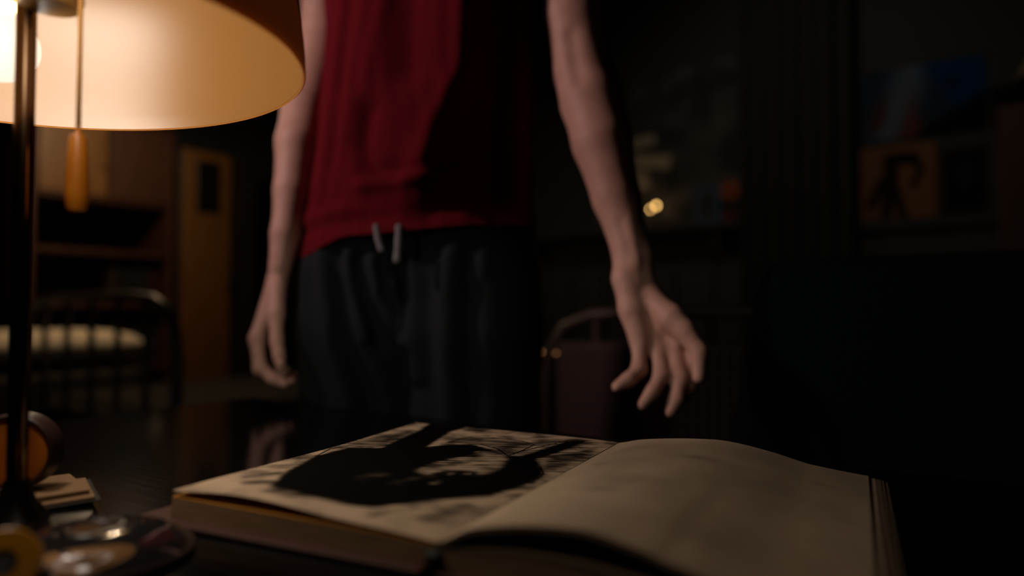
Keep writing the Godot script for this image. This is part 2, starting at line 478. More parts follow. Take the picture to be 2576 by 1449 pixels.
func build_far_right() -> void:
	# second iron bed at right, with a checked blanket over its foot rail
	var b := iron_bed("iron bed at right whose foot rail has brass fittings and a checked blanket over it", -0.44, 0.92, 1.45, 0.876, 1.7, 0.55, 6, M.dark_cloth, 1)
	put("crossbar", tube([Vector3(-0.46, 0.775, 0), Vector3(0.46, 0.775, 0)], [0.008], 8), M.bed_iron, b)
	for x in [-0.432, 0.432]:
		put("fitting", lathe([Vector2(0, -0.016), Vector2(0.011, -0.014), Vector2(0.015, 0), Vector2(0.011, 0.014), Vector2(0, 0.016)], 12, Vector3(x, 0.775, 0), Basis(Vector3(0, 0, 1), PI / 2)), M.brass, b)
	put("fitting", lathe([Vector2(0, -0.016), Vector2(0.016, -0.014), Vector2(0.019, 0), Vector2(0.016, 0.014), Vector2(0, 0.016)], 12, Vector3(-0.478, 0.775, 0), Basis(Vector3(0, 0, 1), PI / 2)), M.brass, b)
	# checked blanket: a print of thin lines on dull maroon
	var im := Image.create(128, 128, false, Image.FORMAT_RGB8)
	im.fill(Color(0.17, 0.135, 0.135))
	for k in 8:
		im.fill_rect(Rect2i(k * 16, 0, 6, 128), Color(0.29, 0.28, 0.275))
	for k in 8:
		for x in 128:
			for dy in 5:
				var c := im.get_pixel(x, k * 16 + dy)
				im.set_pixel(x, k * 16 + dy, c.lerp(Color(0.37, 0.19, 0.185), 0.6))
	var m := mat("checked_blanket", Color.WHITE, 0.95)
	m.albedo_texture = ImageTexture.create_from_image(im)
	m.uv1_scale = Vector3(5, 5, 1)
	var st := st_new()
	var f := func(a: float, t: float, off: float) -> Vector3:
		# t runs from the front hem up, over the crossbar and down behind
		var x := lerpf(-0.415, 0.44, a)
		var s := t * 0.98
		var y: float
		var z: float
		if s < 0.56:
			y = 0.235 + s
			z = 0.028 + 0.006 * sin(a * 23.0) * (1.0 - t) + off * 0.5
		elif s < 0.63:
			var q := (s - 0.56) / 0.07 * PI
			y = 0.795 + sin(q) * (0.012 + off * 0.5)
			z = cos(q) * (0.028 + off * 0.5)
		else:
			y = 0.795 - (s - 0.63)
			z = -0.028 - off * 0.5
		return Vector3(x, y, z)
	add_sheet(st, 40, 60, func(a, t): return f.call(a, t, 0.004), false)
	add_sheet(st, 40, 60, func(a, t): return f.call(a, t, -0.004), true)
	var bl := put("checked_blanket", done(st), m, self, room(-0.44, 0, 1.45))
	bl.rotation.y = TURN
	tag(bl, "checked dull maroon and grey blanket hung over the foot rail of the right bed", "blanket")
	var pst := st_new()
	add_pad(pst, Vector3(0.5, 0.26, 0.42), Vector3(0, 0.1, 0))
	var pl := put("cushion", done(pst), M.grey_cloth, self, room(-0.3, 0.58, 1.95))
	pl.rotation = Vector3(0.25, TURN, -0.25)
	tag(pl, "plump grey cushion on the right bed just behind the checked blanket", "cushion")
	# wall shelf with a night light, a blue card and an orange toy flower
	var sh := thing("wall_shelf", "dark narrow wooden shelf along the back wall under the pale prints", "shelf", room(-1.75, 1.29, 3.6), TURN)
	put("board", box(Vector3(1.36, 0.03, 0.17), Vector3(0, 0.015, 0.0), 0.004), M.panel_wood, sh)
	for x in [-0.55, 0.55]:
		put("bracket", box(Vector3(0.025, 0.1, 0.13), Vector3(x, -0.05, -0.015), 0.004), M.panel_wood, sh)
	var nl := thing("night_light", "tiny glowing night light standing on the dark wall shelf", "lamp", room(-1.545, 1.32, 3.6), TURN)
	put("body", lathe([Vector2(0, 0), Vector2(0.03, 0), Vector2(0.03, 0.01), Vector2(0.012, 0.03), Vector2(0.009, 0.105), Vector2(0.012, 0.11), Vector2(0, 0.112)], 20), M.bed_iron, nl)
	var g := mat("night_glow", Color(1, 0.9, 0.7), 0.4)
	g.emission_enabled = true
	g.emission = Color(1.0, 0.78, 0.45)
	g.emission_energy_multiplier = 9.0
	put("bulb", lathe([Vector2(0, -0.009), Vector2(0.006, -0.007), Vector2(0.009, 0), Vector2(0.006, 0.007), Vector2(0, 0.009)], 14, Vector3(0, 0.122, 0)), g, nl)
	put("bulb", lathe([Vector2(0, -0.007), Vector2(0.004, -0.005), Vector2(0.006, 0), Vector2(0.004, 0.005), Vector2(0, 0.007)], 14, Vector3(-0.032, 0.104, 0.006)), g, nl)
	put("arm", tube([Vector3(0, 0.09, 0), Vector3(-0.02, 0.085, 0.004), Vector3(-0.032, 0.096, 0.006)], [0.0035], 8), M.bed_iron, nl)
	lamp_at("night_lamp", nl, Vector3(0, 0.122, 0), Color(1.0, 0.84, 0.66), 0.0016, 0.009)
	# blue framed card
	var cim := Image.create(32, 48, false, Image.FORMAT_RGB8)
	cim.fill(Color(0.1, 0.24, 0.36))
	for y in range(7, 40):
		for x in range(6, 26):
			cim.set_pixel(x, y, Color(0.04, 0.06, 0.08))
	var cm := mat("blue_card", Color.WHITE, 0.6)
	cm.albedo_texture = ImageTexture.create_from_image(cim)
	flat_print("card", "upright blue card with a dark middle on the wall shelf", "card", room(-1.27, 1.42, 3.62), Vector2(0.145, 0.2), cm)
	var fl := thing("toy_flower", "small orange toy flower in a reddish pot at the shelf's right end", "toy", room(-1.148, 1.32, 3.61), TURN)
	mat("toy_orange", Color(0.6, 0.28, 0.09), 0.8)
	mat("toy_red", Color(0.4, 0.13, 0.09), 0.7)
	mat("toy_green", Color(0.16, 0.2, 0.1), 0.7)
	put("pot", lathe([Vector2(0, 0), Vector2(0.03, 0), Vector2(0.045, 0.055), Vector2(0.04, 0.06), Vector2(0, 0.055)], 20), M.toy_red, fl)
	put("stem", tube([Vector3(0, 0.05, 0), Vector3(0.004, 0.13, 0)], [0.012, 0.008], 10), M.toy_green, fl)
	for k in 6:
		var a := TAU * k / 6
		put("petal", lathe([Vector2(0, -0.012), Vector2(0.02, -0.006), Vector2(0.024, 0.0), Vector2(0.02, 0.006), Vector2(0, 0.012)], 12, Vector3(cos(a) * 0.03, 0.165 + sin(a) * 0.03, 0), Basis(Vector3(1, 0, 0), PI / 2)), M.toy_orange, fl)
	put("flower_head", lathe([Vector2(0, -0.012), Vector2(0.016, -0.008), Vector2(0.02, 0), Vector2(0.014, 0.01), Vector2(0, 0.013)], 12, Vector3(0, 0.165, 0.012), Basis(Vector3(1, 0, 0), PI / 2)), M.toy_red, fl)
	# large cloudy wall hanging and pale notes
	var wm := mat("cloud_print", Color.WHITE, 0.9, 0.0, 0.1)
	var hang := noise_img(96, Vector2(4, 5), Color(0.17, 0.17, 0.165), Color(0.33, 0.31, 0.295), 22)
	wm.albedo_texture = hang
	flat_print("wall_hanging", "large faded cloudy brown print hung above the wall shelf", "print", room(-1.5, 1.78, 3.69), Vector2(0.92, 0.84), wm)
	var notes := [[-1.655, 1.815, 0.15, 0.055, 0.1, "topmost pale paper note on the cloudy print"], [-1.60, 1.70, 0.22, 0.075, -0.16, "widest pale paper note in the middle of the three on the print"], [-1.665, 1.60, 0.09, 0.11, 0.3, "lowest pale paper note, the upright one on the cloudy print"]]
	mat("note_paper", Color(0.62, 0.56, 0.46), 0.9)
	for n in notes:
		var o := flat_print("paper_note", n[5], "note", room(n[0], n[1], 3.672), Vector2(n[2], n[3]), M.note_paper, "pale notes on the print")
		o.rotation.z = n[4]
	# curtain
	var cst := st_new()
	var cf := func(a: float, t: float, off: float) -> Vector3:
		var x := (a - 0.5) * 0.52
		return Vector3(x, 0.05 + t * 2.5, 0.035 * sin(a * 41.0) + 0.012 * sin(a * 17.0 + t * 2.0) + off)
	add_sheet(cst, 90, 12, func(a, t): return cf.call(a, t, 0.002), false)
	add_sheet(cst, 90, 12, func(a, t): return cf.call(a, t, -0.002), true)
	var cu := thing("curtain", "dark grey full-length curtain in vertical folds on the back wall", "curtain", room(-0.83, 0, 3.58), TURN)
	put("cloth", done(cst), M.curtain_cloth, cu)
	put("curtain_rod", tube([Vector3(-0.32, 2.56, 0), Vector3(0.32, 2.56, 0)], [0.012], 10), M.bed_iron, cu)
	# posters (plain stand-ins)
	var p1 := Image.create(96, 64, false, Image.FORMAT_RGB8)
	for y in 64:
		for x in 96:
			var fx := x / 96.0
			var fy := y / 64.0
			var c := Color(0.16, 0.19, 0.23)
			c = c.lerp(Color(0.33, 0.36, 0.4), clampf(1.2 - absf(fx - 0.45 + 0.25 * fy) * 4.5, 0.0, 1.0))
			c = c.lerp(Color(0.06, 0.2, 0.36), smoothstep(0.5, 0.75, fx - 0.35 * fy + 0.1))
			c = c.lerp(Color(0.4, 0.19, 0.17), clampf(0.8 - absf(fx - 0.42) * 7.0 + (fy - 0.75) * 1.5, 0.0, 1.0))
			c = c.lerp(Color(0.34, 0.14, 0.13), clampf(0.9 - Vector2((fx - 0.16 - (0.6 - fy) * 0.2) * 10.0, (fy - 0.65) * 2.5).length(), 0.0, 1.0))
			c = c.lerp(Color(0.06, 0.06, 0.06), smoothstep(0.8, 0.9, fx * 0.55 + fy * 0.62))  # dark lower right corner: a shadow painted into the poster
			c = c.lerp(Color(0.14, 0.09, 0.1), clampf(1.0 - Vector2((fx - 0.75) * 14.0, (fy - 0.3) * 10.0).length(), 0.0, 1.0))
			p1.set_pixel(x, y, c)
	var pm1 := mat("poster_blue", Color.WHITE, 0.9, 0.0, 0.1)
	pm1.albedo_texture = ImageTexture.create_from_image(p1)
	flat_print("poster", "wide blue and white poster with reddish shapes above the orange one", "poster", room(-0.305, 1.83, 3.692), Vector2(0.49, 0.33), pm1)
	var p2 := Image.create(64, 80, false, Image.FORMAT_RGB8)
	p2.fill(Color(0.46, 0.32, 0.21))
	var limbs := [[0.42, 0.2, 0.4, 0.5, 0.1], [0.38, 0.15, 0.72, 0.16, 0.07], [0.72, 0.16, 0.8, 0.3, 0.05], [0.8, 0.3, 0.7, 0.46, 0.04], [0.38, 0.48, 0.34, 0.9, 0.07], [0.46, 0.48, 0.6, 0.92, 0.06], [0.3, 0.42, 0.14, 0.66, 0.06], [0.2, 0.9, 0.42, 0.9, 0.03], [0.5, 0.93, 0.66, 0.93, 0.03]]
	for y in 80:
		for x in 64:
			var q := Vector2(x / 64.0, y / 80.0)
			for l in limbs:
				var near := Geometry2D.get_closest_point_to_segment(q, Vector2(l[0], l[1]), Vector2(l[2], l[3]))
				if near.distance_to(q) < l[4]:
					p2.set_pixel(x, y, Color(0.13, 0.1, 0.08))
	var pm2 := mat("poster_orange", Color.WHITE, 0.9, 0.0, 0.1)
	pm2.albedo_texture = ImageTexture.create_from_image(p2)
	flat_print("poster", "orange poster with a dark standing figure under the wide blue poster", "poster", room(-0.405, 1.435, 3.692), Vector2(0.31, 0.405), pm2)
	var p3 := Image.create(48, 64, false, Image.FORMAT_RGB8)
	p3.fill(Color(0.2, 0.15, 0.11))
	for y in range(6, 56):
		for x in range(4, 44):
			var dd := Vector2((x - 24) / 8.0, (y - 24) / 14.0).length()
			p3.set_pixel(x, y, Color(0.13, 0.16, 0.18) if dd < 1.0 else Color(0.05, 0.07, 0.085))
	var pm3 := mat("poster_dark", Color.WHITE, 0.9, 0.0, 0.1)
	pm3.albedo_texture = ImageTexture.create_from_image(p3)
	flat_print("poster", "small dark blue-black poster beside the orange figure poster", "poster", room(-0.145, 1.44, 3.692), Vector2(0.17, 0.32), pm3)
	# tall cupboard at the far right with an unlit lamp on it
	var cb := thing("cupboard", "tall reddish brown cupboard at the far right of the back wall", "cupboard", room(0.31, 0, 3.45), TURN)
	put("body", box(Vector3(0.66, 1.66, 0.42), Vector3(0, 0.83, 0), 0.004), M.brown_wood, cb)
	put("top_board", box(Vector3(0.7, 0.06, 0.46), Vector3(0, 1.69, 0), 0.005), M.lamp_black, cb)
	for x in [-0.163, 0.163]:
		var dr := put("door", box(Vector3(0.315, 1.52, 0.02), Vector3(x, 0.86, 0.218), 0.003), M.brown_wood, cb)
		put("handle", tube([Vector3(x * 0.2, 0.8, 0.228), Vector3(x * 0.2, 0.8, 0.25), Vector3(x * 0.2, 0.92, 0.25), Vector3(x * 0.2, 0.92, 0.228)], [0.005], 8), M.brass, dr)
	var sl := thing("shade_lamp", "unlit lamp with a beige conical shade on top of the brown cupboard", "lamp", room(0.24, 1.72, 3.45), TURN)
	put("foot", lathe([Vector2(0, 0), Vector2(0.07, 0), Vector2(0.06, 0.02), Vector2(0.015, 0.04), Vector2(0.012, 0.1), Vector2(0, 0.1)], 20), M.lamp_black, sl)
	put("lamp_shade", lathe([Vector2(0.2, 0.06), Vector2(0.205, 0.06), Vector2(0.06, 0.33), Vector2(0.05, 0.33), Vector2(0.2, 0.06)], 32), M.shade_beige, sl)

# a sheet of paper or card with a picture on its front
func flat_print(called: String, label: String, category: String, at: Vector3, size: Vector2, m: Material, group := "") -> MeshInstance3D:
	var st := st_new()
	st.set_smooth_group(-1)
	var a := size.x / 2
	var b := size.y / 2
	quad(st, Vector3(-a, -b, 0.002), Vector3(a, -b, 0.002), Vector3(a, b, 0.002), Vector3(-a, b, 0.002), [Vector2(0, 1), Vector2(1, 1), Vector2(1, 0), Vector2(0, 0)])
	quad(st, Vector3(a, -b, -0.002), Vector3(-a, -b, -0.002), Vector3(-a, b, -0.002), Vector3(a, b, -0.002), [Vector2(0, 1), Vector2(0, 1), Vector2(0, 0.99), Vector2(0, 0.99)])
	for s in [-1, 1]:
		var e := [Vector3(s * a, -b, 0.002), Vector3(s * a, -b, -0.002), Vector3(s * a, b, -0.002), Vector3(s * a, b, 0.002)]
		if s < 0: e.reverse()
		quad(st, e[0], e[1], e[2], e[3])
		e = [Vector3(-a, s * b, 0.002), Vector3(a, s * b, 0.002), Vector3(a, s * b, -0.002), Vector3(-a, s * b, -0.002)]
		if s < 0: e.reverse()
		quad(st, e[0], e[1], e[2], e[3])
	var o := put(called, done(st), m, self, at)
	o.rotation.y = TURN
	tag(o, label, category, group)
	return o

func build_armchair() -> void:
	var c := thing("desk_chair", "dark blue-green padded chair with a broad rounded back behind the desk", "chair", room(-0.02, 0, 0.98), TURN)
	var st := st_new()
	var f := func(a: float, t: float, sgn: float) -> Vector3:
		var ang := a * TAU
		var sq := func(x: float) -> float: return signf(x) * pow(absf(x), 0.15)
		var ring := pow(t, 0.75)
		var x: float = sq.call(cos(ang)) * ring
		var y: float = sq.call(sin(ang)) * ring
		var half := lerpf(0.345, 0.268, (y + 1.0) / 2.0)
		var dome := 0.035 * pow(maxf(0.0, 1.0 - pow(t, 6.0)), 0.5)
		return Vector3(x * half, 0.683 + y * 0.268, sgn * (dome + 0.0) - 0.0 - 0.03 * (y + 1.0))
	add_sheet(st, 96, 14, func(a, t): return f.call(a, 1.0 - t, 1.0), false)
	add_sheet(st, 96, 14, func(a, t): return f.call(a, 1.0 - t, -1.0), true)
	put("backrest", done(st), M.chair_cloth, c)
	put("seat", box(Vector3(0.58, 0.11, 0.5), Vector3(0, 0.4, 0.22), 0.04), M.chair_cloth, c)
	for x in [-0.24, 0.24]:
		for z in [0.02, 0.42]:
			put("leg", tube([Vector3(x, 0.0, z), Vector3(x, 0.36, z)], [0.015, 0.02], 10), M.lamp_black, c)

# ------------------------------------------------------------------ lamps

func build_table_lamp() -> void:
	var at := Vector3(-0.3228, DESK_Y, -0.47)
	var l := thing("table_lamp", "lit mushroom lamp with a cream-lined amber shade on a chrome post, at the desk's left", "lamp", at)
	put("base", lathe([Vector2(0, 0), Vector2(0.043, 0), Vector2(0.045, 0.002), Vector2(0.043, 0.0036), Vector2(0.02, 0.004), Vector2(0.011, 0.016), Vector2(0.007, 0.03), Vector2(0, 0.03)], 40), M.lamp_black, l)
	put("post", lathe([Vector2(0, 0.02), Vector2(0.0061, 0.02), Vector2(0.0061, 0.425), Vector2(0, 0.425)], 24), M.chrome, l)
	# shade: a domed shell tilted slightly; rim 0.3045 above the desk
	var R := 0.1765
	var rim := Vector3(0, 0.305, 0)
	var tilt := Basis(Vector3(0, 0, 1), 0.035)
	var prof := []
	for k in 25:
		var t := k / 24.0
		var ang := t * PI / 2
		# from the rim up to the crown
		prof.append(Vector2(R * pow(cos(ang), 0.62), 0.155 * pow(sin(ang), 0.9)))
	prof[-1].x = 0.0
	var outer := []
	for q in prof:
		outer.append(Vector2(q.x + 0.0025 if q.x > 0 else 0.0, q.y + 0.0025 * q.y / 0.155))
	var st := st_new()
	add_lathe(st, outer, 96, rim, tilt)
	st.set_smooth_group(1)
	add_lathe(st, [Vector2(R + 0.0002, 0.0), Vector2(R + 0.001, -0.0012), Vector2(R + 0.0025, 0.0)], 96, rim, tilt)
	put("lamp_shade", done(st), M.shade_outer, l)
	var inner := prof.duplicate()
	inner.reverse()
	var ins := lathe(inner, 96, rim, tilt)
	put("shade_lining", ins, M.shade_lining, l)
	# socket, bulb and its light beside the post
	var bulb_at := Vector3(-0.043, 0.328, -0.036)
	put("socket", lathe([Vector2(0, 0.03), Vector2(0.014, 0.03), Vector2(0.017, 0.04), Vector2(0.017, 0.09), Vector2(0.006, 0.1), Vector2(0, 0.1)], 20, bulb_at), M.socket_white, l)
	var globe := []
	for k in 25:
		var t := PI * k / 24.0
		globe.append(Vector2(0.0245 * sin(t), -0.0245 * cos(t) + (0.004 * smoothstep(0.6, 1.0, k / 24.0))))
	globe[0].x = 0.0
	globe[-1].x = 0.0
	put("bulb", lathe(globe, 48, bulb_at), M.bulb_glow, l)
	var second := Vector3(0.072, 0.334, 0.112)  # added unseen bulb, for more light on the page edges
	put("socket", lathe([Vector2(0, 0.026), Vector2(0.014, 0.026), Vector2(0.017, 0.04), Vector2(0.017, 0.07), Vector2(0.006, 0.08), Vector2(0, 0.08)], 20, second), M.socket_white, l)
	put("bulb", lathe(globe, 48, second), M.bulb_glow, l)
	lamp_at("bulb_light", l, second, Color(1.0, 0.93, 0.85), 0.010, 0.0245)
	lamp_at("bulb_light", l, bulb_at, Color(1.0, 0.93, 0.85), 0.043, 0.0245)
	put("socket_cup", lathe([Vector2(0, 0), Vector2(0.017, 0.001), Vector2(0.0195, 0.006), Vector2(0.0195, 0.04), Vector2(0, 0.042)], 28, Vector3(0.022, 0.336, 0.01)), M.shade_lining, l)
	# pull cord and its wooden handle
	var cx := Vector3(0.0432, 0, 0.012)
	put("pull_cord", tube([cx + Vector3(0, 0.25, 0), cx + Vector3(0, 0.35, 0), Vector3(0.040, 0.43, 0.012)], [0.0016], 8), M.cord, l)
	put("pull_handle", lathe([Vector2(0, 0.203), Vector2(0.0054, 0.2035), Vector2(0.0066, 0.207), Vector2(0.0072, 0.215), Vector2(0.0064, 0.236), Vector2(0.0052, 0.2505), Vector2(0.0046, 0.2525), Vector2(0.002, 0.2535), Vector2(0.0016, 0.258), Vector2(0, 0.258)], 8, cx), M.pull_wood, l)

func build_floor_lamp() -> void:
	# the reading spotlight that lights the person from the left, beside the desk
	var at := Vector3(-1.14, 0, -0.70)
	var head := Vector3(0, 1.62, 0)
	var aim := Vector3(-0.1, 1.16, -1.06) - (at + head)
	var l := thing("reading_lamp", "black standing reading spotlight beside the desk's left end", "lamp", at)
	put("base", lathe([Vector2(0, 0), Vector2(0.14, 0), Vector2(0.14, 0.012), Vector2(0.02, 0.025), Vector2(0, 0.025)], 32), M.lamp_black, l)
	put("pole", lathe([Vector2(0, 0.02), Vector2(0.011, 0.02), Vector2(0.011, 1.52), Vector2(0, 1.52)], 16), M.lamp_black, l)
	put("neck", tube([Vector3(0, 1.5, 0), Vector3(-0.03, 1.57, 0.02), Vector3(-0.08, 1.64, 0.06), head - aim.normalized() * 0.1], [0.008], 10), M.lamp_black, l)
	var z := aim.normalized()
	var x := z.cross(Vector3.UP).normalized()
	var turn := Basis(x, z, x.cross(z))
	put("lamp_shade", lathe([Vector2(0.05, 0.0), Vector2(0.052, 0.0), Vector2(0.04, -0.1), Vector2(0.02, -0.12), Vector2(0, -0.12)].duplicate(), 28, head, turn), M.lamp_black, l)
	put("bulb", lathe([Vector2(0, -0.006), Vector2(0.045, -0.004), Vector2(0.045, -0.01), Vector2(0, -0.012)], 28, head, turn), M.bulb_glow, l)
	var s := SpotLight3D.new()
	s.name = "reading_light"
	s.light_color = Color(1.0, 0.83, 0.8)
	s.light_energy = 0.68
	s.light_size = 0.045
	s.spot_angle = 26.0
	s.spot_angle_attenuation = 0.9
	s.spot_range = 12.0
	s.spot_attenuation = 2.0
	s.shadow_enabled = true
	l.add_child(s)
	s.position = head + z * 0.012
	s.basis = Basis.looking_at(z)

func build_added_pendant() -> void:
	# pendant added out of sight behind the table lamp to brighten beds and locker
	var l := thing("added_pendant_lamp", "small warm pendant lamp added unseen to light the beds and the orange locker", "lamp", room(-2.6, 2.75, 1.35), TURN)
	put("cord", tube([Vector3(0, 0, 0), Vector3(0, -0.88, 0)], [0.004], 8), M.lamp_black, l)
	put("lamp_shade", lathe([Vector2(0.13, -1.02), Vector2(0.133, -1.02), Vector2(0.04, -0.9), Vector2(0, -0.88), Vector2(0, -0.884), Vector2(0.037, -0.904), Vector2(0.13, -1.02)], 32), M.brass, l)
	put("bulb", lathe([Vector2(0, -1.06), Vector2(0.02, -1.053), Vector2(0.03, -1.03), Vector2(0.02, -1.0), Vector2(0, -0.95)], 20), M.bulb_glow, l)
	lamp_at("added_pendant_light", l, Vector3(0, -1.03, 0), Color(1.0, 0.88, 0.72), 0.19, 0.03)

func build_added_spotlight() -> void:
	# weak spotlight added out of view under the ceiling to brighten the prints
	var at := room(-0.75, 2.75, 2.1)
	var head := Vector3(0, -0.16, 0)
	var z := (room(-0.8, 1.45, 3.69) - (at + head)).normalized()
	var x := z.cross(Vector3.UP).normalized()
	var turn := Basis(x, z, x.cross(z))
	var l := thing("added_ceiling_spotlight", "weak black spotlight added unseen under the ceiling to light the posters", "lamp", at)
	put("base", lathe([Vector2(0, -0.025), Vector2(0.05, -0.025), Vector2(0.055, 0.0), Vector2(0, 0.0)], 28), M.lamp_black, l)
	put("arm", lathe([Vector2(0, -0.16), Vector2(0.008, -0.16), Vector2(0.008, -0.02), Vector2(0, -0.02)], 12), M.lamp_black, l)
	put("lamp_shade", lathe([Vector2(0.05, 0.0), Vector2(0.052, 0.0), Vector2(0.04, -0.1), Vector2(0.02, -0.12), Vector2(0, -0.12)], 28, head, turn), M.lamp_black, l)
	put("bulb", lathe([Vector2(0, -0.006), Vector2(0.045, -0.004), Vector2(0.045, -0.01), Vector2(0, -0.012)], 28, head, turn), M.bulb_glow, l)
	var s := SpotLight3D.new()
	s.name = "added_print_light"
	s.light_color = Color(1.0, 0.95, 0.88)
	s.light_energy = 0.23
	s.light_size = 0.045
	s.spot_angle = 50.0
	s.spot_angle_attenuation = 0.9
	s.spot_range = 12.0
	s.spot_attenuation = 2.0
	s.shadow_enabled = true
	l.add_child(s)
	s.position = head + z * 0.012
	s.basis = Basis.looking_at(z)

# ------------------------------------------------------------------ sketchbook

const BOOK_W := 0.2175
const BOOK_H := 0.3233

func lerp_table(t: Array, x: float) -> float:
	for k in t.size() - 1:
		if x <= t[k + 1].x:
			var f := clampf((x - t[k].x) / (t[k + 1].x - t[k].x), 0.0, 1.0)
			var p: float = t[maxi(k - 1, 0)].y
			var q: float = t[mini(k + 2, t.size() - 1)].y
			return cubic_interpolate(t[k].y, t[k + 1].y, p, q, f)
	return t[-1].y

# a leaf or block of pages between two height functions; x from x0 to x1, z over the page
func add_leaf(st: SurfaceTool, n: int, m: int, top: Callable, bottom: Callable) -> void:
	add_sheet(st, n, m, top, true, 0)
	add_sheet(st, n, m, bottom, false, 1)
	st.set_smooth_group(2)
	for j in m:
		for side in 2:
			var a := Vector2(side, float(j) / m)
			var b := Vector2(side, float(j + 1) / m)
			var q := [top.call(a.x, a.y), top.call(b.x, b.y), bottom.call(b.x, b.y), bottom.call(a.x, a.y)]
			var uvs := [Vector2(a.y, 0), Vector2(b.y, 0), Vector2(b.y, 1), Vector2(a.y, 1)]
			if side == 1:
				q.reverse()
				uvs.reverse()
			q.reverse()
			uvs.reverse()
			quad(st, q[0], q[1], q[2], q[3], uvs)
	st.set_smooth_group(3)
	for i in n:
		for side in 2:
			var a := Vector2(float(i) / n, side)
			var b := Vector2(float(i + 1) / n, side)
			var q := [top.call(a.x, a.y), top.call(b.x, b.y), bottom.call(b.x, b.y), bottom.call(a.x, a.y)]
			var uvs := [Vector2(a.x, 0), Vector2(b.x, 0), Vector2(b.x, 1), Vector2(a.x, 1)]
			if side == 0:
				q.reverse()
				uvs.reverse()
			q.reverse()
			uvs.reverse()
			quad(st, q[0], q[1], q[2], q[3], uvs)

